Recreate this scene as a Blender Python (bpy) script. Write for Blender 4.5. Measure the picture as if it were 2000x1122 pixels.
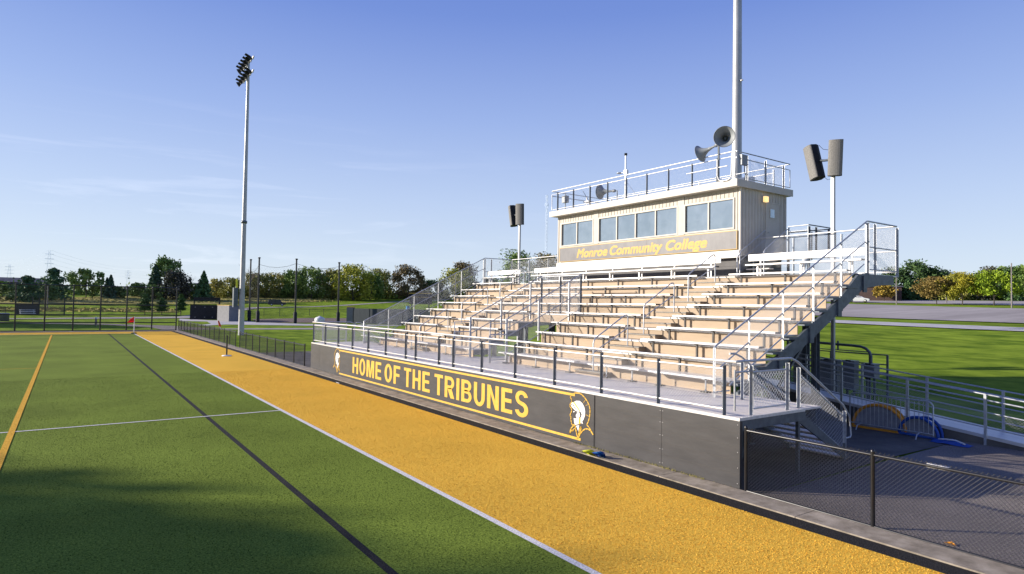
import bpy, math, random
import numpy as np
from mathutils import Vector, Matrix
from math import radians as R, sin, cos, pi

scene = bpy.context.scene
for o in list(bpy.data.objects): bpy.data.objects.remove(o)
col = scene.collection

# ---------------------------------------------------------------- camera
cam_data = bpy.data.cameras.new("camera"); cam = bpy.data.objects.new("camera", cam_data); col.objects.link(cam)
cam_data.sensor_width = 36; cam_data.lens = 36 * 1233.1 / 2000; cam_data.clip_start = 0.1; cam_data.clip_end = 6000
_F = Vector((0.57572768, 0.81711449, 0.02935222)); _R = Vector((0.81710497, -0.57627932, 0.01554356)); _U = Vector((-0.02961594, -0.01503499, 0.99944827))
cam.matrix_world = Matrix(((_R.x, _U.x, -_F.x, 0), (_R.y, _U.y, -_F.y, 0), (_R.z, _U.z, -_F.z, 3.5), (0, 0, 0, 1)))
scene.camera = cam

# ---------------------------------------------------------------- sky, sun, exposure
SUN_EL = R(17.5)
sun_dir = Vector((-0.774, 0.633, 0)).normalized() * cos(SUN_EL) + Vector((0, 0, sin(SUN_EL)))
world = bpy.data.worlds.new("World"); scene.world = world; world.use_nodes = True
wt = world.node_tree; wn = wt.nodes; wl = wt.links
bg = wn["Background"]; sky = wn.new("ShaderNodeTexSky")
sky.sky_type = 'NISHITA'; sky.sun_disc = False; sky.sun_elevation = SUN_EL
sky.sun_rotation = math.atan2(sun_dir.x, sun_dir.y)
sky.air_density = 1.0; sky.dust_density = 0.6; sky.ozone_density = 2.2; sky.altitude = 200
geo = wn.new("ShaderNodeTexCoord")
sepd = wn.new("ShaderNodeSeparateXYZ"); wl.new(geo.outputs["Generated"], sepd.inputs[0])
mapc = wn.new("ShaderNodeMapping"); mapc.inputs["Scale"].default_value = (1.3, 1.3, 16); mapc.inputs["Rotation"].default_value = (0.10, -0.05, 0.3)
wl.new(geo.outputs["Generated"], mapc.inputs[0])
cn = wn.new("ShaderNodeTexNoise"); cn.inputs["Scale"].default_value = 2.6; cn.inputs["Detail"].default_value = 9; cn.inputs["Roughness"].default_value = 0.62; cn.inputs["Distortion"].default_value = 0.7
wl.new(mapc.outputs[0], cn.inputs["Vector"])
cr = wn.new("ShaderNodeValToRGB"); cr.color_ramp.elements[0].position = 0.53; cr.color_ramp.elements[1].position = 0.82
wl.new(cn.outputs["Fac"], cr.inputs[0])
zr = wn.new("ShaderNodeMapRange"); zr.inputs["From Min"].default_value = 0.0; zr.inputs["From Max"].default_value = 0.30; zr.inputs["To Min"].default_value = 0.30; zr.inputs["To Max"].default_value = 0.0
wl.new(sepd.outputs[2], zr.inputs["Value"])
xr = wn.new("ShaderNodeMapRange"); xr.inputs["From Min"].default_value = 0.75; xr.inputs["From Max"].default_value = 0.25; xr.inputs["To Min"].default_value = 0.0; xr.inputs["To Max"].default_value = 1.0
wl.new(sepd.outputs[0], xr.inputs["Value"])
m1 = wn.new("ShaderNodeMath"); m1.operation = 'MULTIPLY'; wl.new(cr.outputs[0], m1.inputs[0]); wl.new(zr.outputs[0], m1.inputs[1])
m2 = wn.new("ShaderNodeMath"); m2.operation = 'MULTIPLY'; wl.new(m1.outputs[0], m2.inputs[0]); wl.new(xr.outputs[0], m2.inputs[1])
cmix = wn.new("ShaderNodeMixRGB"); cmix.inputs[2].default_value = (9.0, 9.0, 9.6, 1)
# clear-sky gradient by elevation, blended with the physical sky for its left-right change
rampv = wn.new("ShaderNodeValToRGB"); e = rampv.color_ramp.elements
def lin(c): return tuple(((v / 255 + .055) / 1.055) ** 2.4 for v in c) + (1,)
SKYC = [(0.0, (216, 228, 240)), (.06, (208, 222, 241)), (.16, (187, 205, 239)), (.28, (156, 179, 232)), (.42, (116, 144, 217)), (.60, (86, 114, 198)), (1.0, (44, 68, 150))]
e[0].position = 0; e[0].color = lin(SKYC[0][1]); e[1].position = 1; e[1].color = lin(SKYC[-1][1])
for p_, c_ in SKYC[1:-1]: n_ = e.new(p_); n_.color = lin(c_)
wl.new(sepd.outputs[2], rampv.inputs[0])
gain = wn.new("ShaderNodeMixRGB"); gain.blend_type = 'MULTIPLY'; gain.inputs[0].default_value = 1; gain.inputs[2].default_value = (6.1, 6.1, 6.1, 1)
wl.new(rampv.outputs[0], gain.inputs[1])
gm = wn.new("ShaderNodeMixRGB"); gm.inputs[0].default_value = 0.88
wl.new(sky.outputs[0], gm.inputs[1]); wl.new(gain.outputs[0], gm.inputs[2])
wl.new(m2.outputs[0], cmix.inputs[0]); wl.new(gm.outputs[0], cmix.inputs[1]); wl.new(cmix.outputs[0], bg.inputs[0])
bg.inputs[1].default_value = 0.10

sd = bpy.data.lights.new("sun", 'SUN'); sd.energy = 4.4; sd.angle = R(0.5); sd.color = (1.0, 0.91, 0.79)
sun = bpy.data.objects.new("sun", sd); col.objects.link(sun)
sun.rotation_euler = sun_dir.to_track_quat('Z', 'Y').to_euler()
scene.view_settings.view_transform = 'Standard'; scene.view_settings.look = 'None'
scene.view_settings.exposure = 0.80; scene.view_settings.gamma = 1.0
scene.render.engine = 'CYCLES'

# ---------------------------------------------------------------- tagging and mesh helpers
def tag(o, label=None, cat=None, group=None, kind=None):
    if label: o['label'] = label
    if cat: o['category'] = cat
    if group: o['group'] = group
    if kind: o['kind'] = kind
    return o

def thing(name, label, cat, loc=(0, 0, 0), rz=0, group=None):
    o = bpy.data.objects.new(name, None); col.objects.link(o); o.empty_display_size = 0.2
    o.location = loc; o.rotation_euler = (0, 0, rz)
    return tag(o, label, cat, group)

class MB:
    def __init__(s): s.v = []; s.f = []; s.smooth = []
    def add(s, vs, fs, smooth=False):
        n = len(s.v); s.v.extend([tuple(p) for p in vs]); s.f.extend([tuple(i + n for i in q) for q in fs]); s.smooth.extend([smooth] * len(fs)); return s
    def box(s, x0, x1, y0, y1, z0, z1):
        v = [(x, y, z) for z in (z0, z1) for y in (y0, y1) for x in (x0, x1)]
        return s.add(v, [(0, 2, 3, 1), (4, 5, 7, 6), (0, 1, 5, 4), (2, 6, 7, 3), (0, 4, 6, 2), (1, 3, 7, 5)])
    def bar(s, p, q, w, h, up=(0, 0, 1)):
        p = Vector(p); q = Vector(q); d = (q - p).normalized(); up = Vector(up)
        if abs(d.dot(up)) > 0.98: up = Vector((1, 0, 0))
        a = d.cross(up).normalized() * w / 2; b = a.cross(d).normalized() * h / 2
        v = [c + x * a + y * b for c in (p, q) for x, y in ((-1, -1), (1, -1), (1, 1), (-1, 1))]
        return s.add(v, [(3, 2, 1, 0), (4, 5, 6, 7), (0, 1, 5, 4), (1, 2, 6, 5), (2, 3, 7, 6), (3, 0, 4, 7)])
    def tube(s, pts, r, n=8, r2=None, caps=True):
        pts = [Vector(p) for p in pts]; m = len(pts); rings = []
        a = None
        for i, p in enumerate(pts):
            d = (pts[min(i + 1, m - 1)] - pts[max(i - 1, 0)]).normalized()
            if a is None:
                a = d.cross(Vector((0, 0, 1)) if abs(d.z) < 0.95 else Vector((1, 0, 0))).normalized()
            else:
                a = (a - d * a.dot(d)).normalized()
            b = d.cross(a)
            rr = r if r2 is None else r + (r2 - r) * i / (m - 1)
            rings += [p + (a * cos(2 * pi * k / n) + b * sin(2 * pi * k / n)) * rr for k in range(n)]
        fs = [(i * n + k, i * n + (k + 1) % n, (i + 1) * n + (k + 1) % n, (i + 1) * n + k) for i in range(m - 1) for k in range(n)]
        s.add(rings, fs, True)
        if caps: 
            s.add(rings[:n], [tuple(range(n - 1, -1, -1))]); s.add(rings[-n:], [tuple(range(n))])
        return s
    def lathe(s, prof, o, ax, n=20):
        ax = Vector(ax).normalized(); a = ax.cross(Vector((0, 0, 1)) if abs(ax.z) < 0.95 else Vector((1, 0, 0))).normalized(); b = ax.cross(a); o = Vector(o)
        v = [o + ax * h + (a * cos(2 * pi * k / n) + b * sin(2 * pi * k / n)) * r for r, h in prof for k in range(n)]
        fs = [(i * n + k, i * n + (k + 1) % n, (i + 1) * n + (k + 1) % n, (i + 1) * n + k) for i in range(len(prof) - 1) for k in range(n)]
        return s.add(v, fs, True)
    def prism(s, poly, ax, a0, a1):
        """poly = 2-D points, extruded along axis ax from a0 to a1"""
        def P(u, v, a): return {'x': (a, u, v), 'y': (u, a, v), 'z': (u, v, a)}[ax]
        n = len(poly); v = [P(u, w, a0) for u, w in poly] + [P(u, w, a1) for u, w in poly]
        return s.add(v, [tuple(range(n)), tuple(range(2 * n - 1, n - 1, -1))] + [(i, i + n, (i + 1) % n + n, (i + 1) % n) for i in range(n)])
    def build(s, name, m, parent=None):
        me = bpy.data.meshes.new(name); me.from_pydata(s.v, [], s.f); me.polygons.foreach_set('use_smooth', s.smooth)
        me.materials.append(m); me.update()
        o = bpy.data.objects.new(name, me); col.objects.link(o)
        if parent is not None: o.parent = parent
        return o

def fixn(o):
    import bmesh
    bm = bmesh.new(); bm.from_mesh(o.data); bmesh.ops.recalc_face_normals(bm, faces=bm.faces); bm.to_mesh(o.data); bm.free(); return o

def copy_tree(o, parent=None):
    c = o.copy(); col.objects.link(c)
    if parent is not None: c.parent = parent
    for ch in [x for x in bpy.data.objects if x.parent == o]: copy_tree(ch, c)
    return c

def chain(p0, u, v, s=0.072, r=0.0019):
    """chain-link wires filling the parallelogram p0, p0+u, p0+v (v vertical)"""
    mb = MB(); p0 = Vector(p0); u = Vector(u); v = Vector(v); L = u.length; Hh = v.length; U = u / L; V = v / Hh
    nrm = U.cross(V).normalized()
    for sg in (1, -1):
        k = math.floor(-Hh / s) - 1
        while k * s < L + Hh:
            # line a - sg*b = k*s'   a along u, b along v
            if sg == 1: a0, b0, a1, b1 = k * s, 0, k * s + Hh, Hh
            else: a0, b0, a1, b1 = k * s + Hh, 0, k * s, Hh
            lo, hi = 0.0, 1.0; da = a1 - a0
            t0 = (0 - a0) / da; t1 = (L - a0) / da
            if t0 > t1: t0, t1 = t1, t0
            lo = max(lo, t0); hi = min(hi, t1)
            if hi - lo > 0.002:
                p = p0 + U * (a0 + da * lo) + V * (Hh * lo) + nrm * (sg * r * 0.8); q = p0 + U * (a0 + da * hi) + V * (Hh * hi) + nrm * (sg * r * 0.8)
                d = (q - p).normalized(); a = d.cross(nrm) * r; b = nrm * r
                vs = [p + a, p - a * 0.5 + b * 0.87, p - a * 0.5 - b * 0.87, q + a, q - a * 0.5 + b * 0.87, q - a * 0.5 - b * 0.87]
                mb.add(vs, [(0, 3, 4, 1), (1, 4, 5, 2), (2, 5, 3, 0)], True)
            k += 1
    return mb

# ---------------------------------------------------------------- materials
def mat(name, c, rough=0.6, metal=0.0, var=0.0, vs=3.0, c2=None, bump=0.0, bs=40.0, spec=0.5, detail=4, stretch=None, var2=0.0, v2s=0.4, emit=None, nr=0.65):
    m = bpy.data.materials.new(name); m.use_nodes = True; nt = m.node_tree; b = nt.nodes["Principled BSDF"]
    b.inputs["Base Color"].default_value = (*c, 1); b.inputs["Roughness"].default_value = rough; b.inputs["Metallic"].default_value = metal
    b.inputs["Specular IOR Level"].default_value = spec
    tc = nt.nodes.new("ShaderNodeTexCoord"); src = tc.outputs["Object"]
    if stretch:
        mp = nt.nodes.new("ShaderNodeMapping"); mp.inputs["Scale"].default_value = stretch; nt.links.new(src, mp.inputs[0]); src = mp.outputs[0]
    colout = None
    if c2 is None: c2 = tuple(min(1, x * (1 + 2 * var)) for x in c); c1 = tuple(x * (1 - var) for x in c)
    else: c1 = c
    if var > 0 or c2 != c1:
        n = nt.nodes.new("ShaderNodeTexNoise"); n.inputs["Scale"].default_value = vs; n.inputs["Detail"].default_value = detail; n.inputs["Roughness"].default_value = nr
        nt.links.new(src, n.inputs["Vector"])
        rp = nt.nodes.new("ShaderNodeValToRGB"); rp.color_ramp.elements[0].position = 0.35; rp.color_ramp.elements[1].position = 0.68
        rp.color_ramp.elements[0].color = (*c1, 1); rp.color_ramp.elements[1].color = (*c2, 1)
        nt.links.new(n.outputs["Fac"], rp.inputs[0]); colout = rp.outputs[0]
    if var2 > 0:
        n2 = nt.nodes.new("ShaderNodeTexNoise"); n2.inputs["Scale"].default_value = v2s; n2.inputs["Detail"].default_value = 3
        nt.links.new(tc.outputs["Object"], n2.inputs["Vector"])
        mr = nt.nodes.new("ShaderNodeMapRange"); mr.inputs["From Min"].default_value = 0.3; mr.inputs["From Max"].default_value = 0.7
        mr.inputs["To Min"].default_value = 1 - var2; mr.inputs["To Max"].default_value = 1 + var2
        nt.links.new(n2.outputs["Fac"], mr.inputs["Value"])
        hs = nt.nodes.new("ShaderNodeHueSaturation"); nt.links.new(mr.outputs[0], hs.inputs["Value"])
        if colout is None: hs.inputs["Color"].default_value = (*c, 1)
        else: nt.links.new(colout, hs.inputs["Color"])
        colout = hs.outputs[0]
    if colout is not None: nt.links.new(colout, b.inputs["Base Color"])
    if bump > 0:
        n3 = nt.nodes.new("ShaderNodeTexNoise"); n3.inputs["Scale"].default_value = bs; n3.inputs["Detail"].default_value = 3
        nt.links.new(tc.outputs["Object"], n3.inputs["Vector"])
        bp = nt.nodes.new("ShaderNodeBump"); bp.inputs["Strength"].default_value = bump; bp.inputs["Distance"].default_value = 0.02
        nt.links.new(n3.outputs["Fac"], bp.inputs["Height"]); nt.links.new(bp.outputs[0], b.inputs["Normal"])
    if emit:
        b.inputs["Emission Color"].default_value = (*emit[0], 1); b.inputs["Emission Strength"].default_value = emit[1]
    return m

M = {}
M['turf'] = mat('turf', (.018, .038, .004), 1.0, var=0, c2=(.35, .45, .068), vs=30, detail=6, bump=.3, bs=140, var2=.16, v2s=.35, spec=.05, nr=.85)
M['gold'] = mat('gold_turf', (.60, .29, .020), 1.0, c2=(1.0, .66, .11), vs=28, detail=6, bump=.3, bs=140, var2=.07, v2s=.4, spec=.04, nr=.8)
M['turfblack'] = mat('black_turf', (.001, .001, .001), .9, c2=(.048, .045, .044), vs=44, detail=5, bump=1.0, bs=70, spec=.2)
M['turfwhite'] = mat('white_turf', (.50, .48, .45), 1.0, c2=(.98, .95, .90), vs=40, detail=4, bump=.6, bs=80, spec=.03)
M['turforange'] = mat('orange_turf', (.52, .26, .03), 1.0, c2=(.95, .58, .10), vs=40, detail=4, bump=.6, bs=80, spec=.03)
M['grass'] = mat('grass', (.080, .140, .010), 1.0, c2=(.27, .36, .034), vs=.55, detail=9, stretch=(1, .55, 1), bump=.6, bs=9, var2=.22, v2s=.05, spec=.03)
M['meadow'] = mat('meadow', (.20, .19, .05), 1.0, c2=(.46, .40, .14), vs=.35, detail=9, bump=1, bs=3, var2=.25, v2s=.06, spec=.03)
M['concrete'] = mat('concrete', (.22, .185, .14), .9, c2=(.42, .36, .285), vs=3.2, detail=9, bump=.3, bs=90, var2=.16, v2s=1.3, spec=.2)
M['plaza'] = mat('plaza_concrete', (.38, .37, .36), .85, c2=(.50, .48, .46), vs=.6, detail=8)
M['asphalt'] = mat('asphalt', (.13, .112, .098), .95, c2=(.34, .295, .26), vs=30, detail=6, bump=.6, bs=120, var2=.16, v2s=.5, spec=.15)
M['slab'] = mat('slab', (.11, .10, .088), .95, c2=(.165, .15, .13), vs=1.5, detail=8, bump=.2, bs=90, var2=.15, v2s=.5, spec=.15)
M['lot'] = mat('lot', (.30, .27, .25), .95, c2=(.44, .40, .37), vs=.10, detail=9, stretch=(.45, 3.5, 1), var2=.10, v2s=.02, spec=.1)
M['dirt'] = mat('dirt', (.10, .065, .05), .95, c2=(.17, .11, .085), vs=.8, detail=8)
M['alu'] = mat('aluminium', (.60, .585, .56), .42, .35, c2=(.76, .74, .71), vs=3, stretch=(4, .25, 4), detail=7)
M['deck'] = mat('deck_plank', (.64, .585, .51), .6, .0, c2=(.84, .77, .68), vs=5, stretch=(6, .4, 1), detail=6, bump=.3, bs=30)
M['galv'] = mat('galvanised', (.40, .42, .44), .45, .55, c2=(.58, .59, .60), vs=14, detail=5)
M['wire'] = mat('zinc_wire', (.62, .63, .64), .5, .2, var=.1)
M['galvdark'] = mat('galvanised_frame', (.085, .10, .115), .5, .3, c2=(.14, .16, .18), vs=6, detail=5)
M['bracket'] = mat('bracket_steel', (.055, .050, .046), .6, .2, var=.2, vs=9)
M['beige'] = mat('beige_riser', (.33, .238, .150), .6, c2=(.405, .30, .195), vs=1.6, detail=7, stretch=(1, .3, 2))
M['step'] = mat('step_plank', (.16, .145, .125), .6, .2, c2=(.24, .22, .19), vs=9, detail=6)
M['wall'] = mat('dark_wall_paint', (.028, .027, .030), .5, c2=(.048, .046, .048), vs=2.4, detail=9, stretch=(1, .5, 2.2), bump=.12, bs=60, var2=.14, v2s=.7)
M['blk'] = mat('black_vinyl', (.010, .010, .012), .32, 0, spec=.6, var=.2)
M['blkgloss'] = mat('black_vinyl_gloss', (.06, .06, .065), .22, 0.0, spec=1.0)
M['blkmat'] = mat('black_fabric', (.012, .013, .016), .8, var=.3)
M['yellow'] = mat('yellow_paint', (.64, .37, .036), .5, c2=(.74, .45, .055), vs=8)
M['yellow2'] = mat('sign_yellow', (.50, .28, .022), .5, c2=(.58, .34, .03), vs=8)
M['white'] = mat('white_paint', (.80, .79, .77), .5, var=.05)
M['siding'] = mat('cream_siding', (.46, .42, .355), .6, c2=(.53, .49, .42), vs=2, detail=6)
M['trim'] = mat('cream_trim', (.52, .48, .41), .55, var=.04)
M['flash'] = mat('white_flashing', (.80, .74, .64), .5, var=.03)
M['signgrey'] = mat('sign_grey', (.090, .086, .092), .45, .0, c2=(.140, .134, .138), vs=2.4, detail=6, stretch=(1, 1, .6))
M['under'] = mat('under_panel', (.050, .048, .050), .6, c2=(.075, .072, .074), vs=2)
M['glass'] = mat('window_glass', (.30, .37, .42), .05, .75, c2=(.40, .47, .52), vs=1.1, spec=.8, bump=.10, bs=1.6)
M['grille'] = mat('speaker_grille', (.15, .145, .135), .75, c2=(.24, .23, .21), vs=30, bump=.4, bs=80)
M['horn'] = mat('horn_grey', (.20, .22, .235), .5, c2=(.27, .29, .30), vs=5)
M['pole'] = mat('pole_steel', (.36, .365, .37), .5, .45, c2=(.48, .48, .48), vs=3, stretch=(1, 1, .3))
M['poleconc'] = mat('pole_concrete', (.42, .41, .40), .8, c2=(.52, .51, .49), vs=4)
M['box'] = mat('cabinet_grey', (.20, .215, .23), .5, .2, var=.1)
M['dgreen'] = mat('windscreen', (.030, .042, .050), .8, c2=(.045, .058, .066), vs=2, stretch=(3, 3, .3))
M['greyboard'] = mat('grey_board', (.19, .19, .195), .8, c2=(.23, .23, .235), vs=2)
M['orange'] = mat('orange_plastic', (.70, .09, .02), .5)
M['red'] = mat('red_flag', (.70, .03, .02), .6)
M['blue'] = mat('blue_fabric', (.012, .06, .30), .6, c2=(.02, .10, .42), vs=4)
M['amber'] = mat('amber_fabric', (.75, .30, .02), .6, var=.1)
M['greynet'] = mat('grey_net', (.22, .22, .24), .8, c2=(.32, .32, .34), vs=6)
M['carwhite'] = mat('car_white', (.75, .75, .75), .25)
M['cardark'] = mat('car_dark', (.012, .014, .018), .25)
M['carglass'] = mat('car_glass', (.02, .025, .03), .08, spec=.8)
M['tyre'] = mat('tyre', (.012, .012, .012), .8)
M['bark'] = mat('bark', (.06, .048, .038), .9, var=.3, vs=3)
M['pylon'] = mat('hazed_pylon', (.68, .77, .92), .8)  # pale blue: distance haze is put into the steel colour
M['wood'] = mat('wood_pole', (.28, .22, .16), .9, var=.2)
M['pylonwood'] = mat('weathered_pole', (.20, .18, .165), .9, var=.2)
M['roof'] = mat('shingle', (.13, .12, .13), .9, var=.2, vs=.5)
M['brick'] = mat('brown_brick', (.07, .045, .04), .9, var=.2)
M['lamp'] = mat('lit_lamp', (.9, .7, .4), .4, emit=((1.0, .62, .22), .7))
M['cyan'] = mat('teal_plastic', (.02, .22, .48), .4)
M['lime'] = mat('lime_plastic', (.75, .78, .04), .4)
M['fibre'] = mat('turf_fibre', (.020, .045, .004), .9, c2=(.20, .27, .04), vs=30, detail=3, spec=.1)
M['fibregold'] = mat('gold_fibre', (.58, .30, .03), .9, c2=(.98, .62, .10), vs=30, detail=3, spec=.1)
FOL = dict(pine_dark=((.012, .028, .014), (.030, .055, .025)), pine=((.016, .036, .018), (.040, .072, .030)), spruce=((.014, .030, .018), (.034, .058, .034)), fir=((.014, .034, .014), (.036, .066, .024)),
    bush=((.026, .044, .012), (.066, .090, .024)), round=((.020, .040, .012), (.056, .082, .024)), open=((.032, .056, .016), (.085, .120, .034)), plum=((.018, .020, .016), (.040, .038, .026)),
    yellow=((.075, .080, .020), (.190, .160, .040)), olive=((.045, .056, .012), (.130, .120, .028)), green=((.026, .050, .011), (.080, .110, .022)), lime=((.055, .070, .008), (.170, .160, .018)),
    rust=((.036, .030, .014), (.085, .062, .026)), rustgreen=((.050, .045, .015), (.120, .090, .026)), dark=((.012, .026, .010), (.036, .060, .018)), cone=((.016, .036, .012), (.040, .070, .022)),
    young=((.016, .034, .010), (.045, .070, .018)), yellowleaf=((.07, .050, .010), (.15, .105, .016)), orange=((.046, .034, .012), (.105, .075, .020)), mapleorange=((.040, .048, .006), (.135, .115, .010)), maplegreen=((.036, .060, .005), (.105, .140, .008)))
for k, (a, b) in FOL.items():
    a = tuple(v * 2.6 for v in a); b = tuple(v * 3.2 for v in b)
    M['f_' + k] = mat('foliage_' + k, a, .7, c2=b, vs=.5, detail=8, spec=.2)

# ---------------------------------------------------------------- ground
LD, LZ = [0, 135, 211, 300, 420, 6000], [0, 0, 2.6, 6.8, 8.5, 8.5]
RD, RZ = [0, 40, 82, 117, 190, 260, 420, 6000], [0, 0, 2.2, 3.5, 6.3, 8, 9, 9]
def terr(x, y):
    D = np.hypot(x, y); az = np.degrees(np.arctan2(x, y)); t = np.clip((az - 32) / 20, 0, 1)
    t = np.where(az > 100, 1 - np.clip((az - 100) / 40, 0, 1), t); t = t * t * (3 - 2 * t)
    return (1 - t) * np.interp(D, LD, LZ) + t * np.interp(D, RD, RZ)
def sheet(name, xs, ys, m, dz, inside=None, kind='structure'):
    xs = np.array(xs); ys = np.array(ys); X, Y = np.meshgrid(xs, ys); Z = terr(X, Y) + dz
    n = len(xs); V = np.stack([X.ravel(), Y.ravel(), Z.ravel()], 1)
    F = [(j * n + i, j * n + i + 1, (j + 1) * n + i + 1, (j + 1) * n + i) for j in range(len(ys) - 1) for i in range(n - 1)]
    mb = MB(); mb.add(V, F); o = mb.build(name, m); return tag(o, kind=kind)
def polysheet(name, poly, m, dz, step=None, kind='structure'):
    """flat-ish sheet from a polygon; triangulated and laid on the terrain"""
    import bmesh
    bm = bmesh.new(); vs = [bm.verts.new((x, y, 0)) for x, y in poly]; f = bm.faces.new(vs); bm.normal_update()
    if f.normal.z < 0: f.normal_flip()
    if step:
        x0 = min(p[0] for p in poly); x1 = max(p[0] for p in poly); y0 = min(p[1] for p in poly); y1 = max(p[1] for p in poly)
        for k in range(1, int((x1 - x0) / step) + 1): bmesh.ops.bisect_plane(bm, geom=bm.verts[:] + bm.edges[:] + bm.faces[:], plane_co=(x0 + k * step, 0, 0), plane_no=(1, 0, 0))
        for k in range(1, int((y1 - y0) / step) + 1): bmesh.ops.bisect_plane(bm, geom=bm.verts[:] + bm.edges[:] + bm.faces[:], plane_co=(0, y0 + k * step, 0), plane_no=(0, 1, 0))
    for v in bm.verts: v.co.z = float(terr(v.co.x, v.co.y)) + dz
    me = bpy.data.meshes.new(name); bm.to_mesh(me); bm.free(); me.materials.append(m)
    o = bpy.data.objects.new(name, me); col.objects.link(o); return tag(o, kind=kind)
def rect(x0, x1, y0, y1): return [(x0, y0), (x1, y0), (x1, y1), (x0, y1)]

ax_ = sorted(set([-5000, -3000, -1500, -800, -500, -350] + list(range(-250, 330, 5)) + [350, 400, 500, 700, 1000, 1500, 2500, 5000]))
ay_ = sorted(set([-3000, -1000, -400, -200] + list(range(-120, 400, 5)) + [430, 500, 600, 800, 1200, 2000, 3500, 5000]))
sheet('ground', ax_, ay_, M['grass'], -0.03)
polysheet('turf_field', rect(-70, 5.72, -40, 75.9), M['turf'], 0)
polysheet('gold_sideline', rect(5.84, 9.72, -40, 80.4), M['gold'], 0)
polysheet('gold_endline', rect(-70, 5.84, 76.0, 80.4), M['gold'], 0)
tag(polysheet('white_sideline', rect(5.72, 5.84, -40, 76.0), M['turfwhite'], 0.004))
polysheet('white_endline', rect(-70, 5.72, 75.9, 76.0), M['turfwhite'], 0.004)
polysheet('black_field_line', rect(3.50, 3.62, -40, 75.9), M['turfblack'], 0.004)
polysheet('white_field_line', rect(-70, 5.72, 20.96, 21.06), M['turfwhite'], 0.008)
polysheet('orange_field_line', rect(-1.14, -1.00, -40, 74.6), M['turforange'], 0.012)
polysheet('orange_cross_line', rect(-70, -1.14, 39.55, 39.63), M['turforange'], 0.004)
polysheet('thin_field_line', rect(-1.00, 3.50, 39.56, 39.60), M['turfblack'], 0.004)
polysheet('black_rubber_strip', rect(9.72, 10.12, -40, 80.9), M['turfblack'], 0.002)
polysheet('black_end_strip', rect(-70, 9.72, 80.4, 80.9), M['turfblack'], 0.002)
mb = MB()
y = -12.0
while y < 84: mb.box(10.12, 10.72, y, min(y + 2.985, 84), -0.1, 0.025); y += 3.0
mb.box(-70, 10.12, 80.9, 82.6, -0.1, 0.02); tag(mb.build('concrete_kerb', M['concrete']), kind='structure')
polysheet('asphalt', rect(10.72, 23.0, -40, 7.1) , M['asphalt'], 0.0)
polysheet('slab', [(10.72, 7.1), (16.6, 7.2), (19.7, 7.1), (23.0, 7.1), (23.0, 45.5), (10.72, 45.5)], M['slab'], 0.0)
polysheet('plaza', [(17.7, 135), (21.6, 124.2), (25.6, 124), (27, 112), (31.7, 103), (45, 96), (44, 92.5), (29.8, 95.6), (19.7, 102.2), (15.9, 97.8), (15.0, 99), (18.1, 105.2), (19.5, 117), (15.8, 120.8)], M['plaza'], 0.0)
polysheet('path', [(15.5, 84.5), (25.8, 82.2), (45, 74), (46, 77), (27.2, 86.8), (16, 87.1)], M['lot'], 0.0)
polysheet('walkway', [(-60, 146), (-7.8, 117.2), (-2.9, 111.1), (4.3, 108.1), (8.9, 101.8), (12.5, 97.1), (15.5, 87), (15.3, 84.5), (10.8, 83.7), (9.5, 82.8), (8.9, 92.2), (4.1, 103.7), (-7.4, 111.6), (-60, 135)], M['asphalt'], 0.002)
polysheet('infield_dirt', [(30, 131.9), (42.8, 134.3), (52, 131), (49, 112), (40.8, 108.8), (26.3, 110.2)], M['dirt'], 0.01)
polysheet('campus_road', [(-40, 128), (18.2, 140.8), (42, 184.9), (58.7, 189.9), (99.4, 221.4), (220, 290), (222, 286), (100.4, 218.4), (59.7, 186.9), (43.5, 181), (20, 136), (-40, 124)], M['lot'], 0.06, step=6)
polysheet('meadow', [(-90, 180), (-1.1, 197.4), (19.7, 200.4), (32, 203.2), (47.9, 211.4), (70.7, 222), (83.5, 240.8), (84, 258), (60.8, 268.8), (20, 262), (1.2, 236.2), (-90, 236)], M['meadow'], 0.10, step=8)
polysheet('lower_meadow', [(-40, 175), (1, 168.2), (13.2, 177.8), (21.5, 173.7), (20, 156.8), (11.8, 158.5), (2.7, 161.8), (-40, 165)], M['meadow'], 0.08, step=6)
polysheet('footpath', [(66, -60), (75.5, 0), (71.8, 21), (70.6, 37.7), (67, 80), (70, 80), (75.5, 40.3), (76.6, 22), (80.0, 0), (72, -60)], M['plaza'], 0.06, step=4)
polysheet('parking_lot', [(84.5, -60), (84.5, 110), (138.5, 110), (137.9, 70), (132.2, 37.4), (128, -60)], M['lot'], 0.06, step=6)
polysheet('far_parking_lot', [(150, -60), (152, 110), (182, 110), (190, 50), (188, -60)], M['lot'], 0.06, step=6)

# ---------------------------------------------------------------- bleachers
X = lambda k: 14.10 + .75 * (k - 2)          # front edge of the seat of row k
SZ = lambda k: 2.15 + .372 * (k - 2)         # its height
T = lambda k: SZ(k) - .45                    # tread under the feet of row k
RX = lambda k: X(k - 1) + .29                # riser below tread k
YR, YL = 9.8, 31.5; VA, VB = 19.45, 22.05; DZ = 1.37
bl = thing('bleachers', 'long beige and white bleachers behind a dark painted front wall along the gold sideline', 'bleachers', (0, 0, 0))

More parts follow.
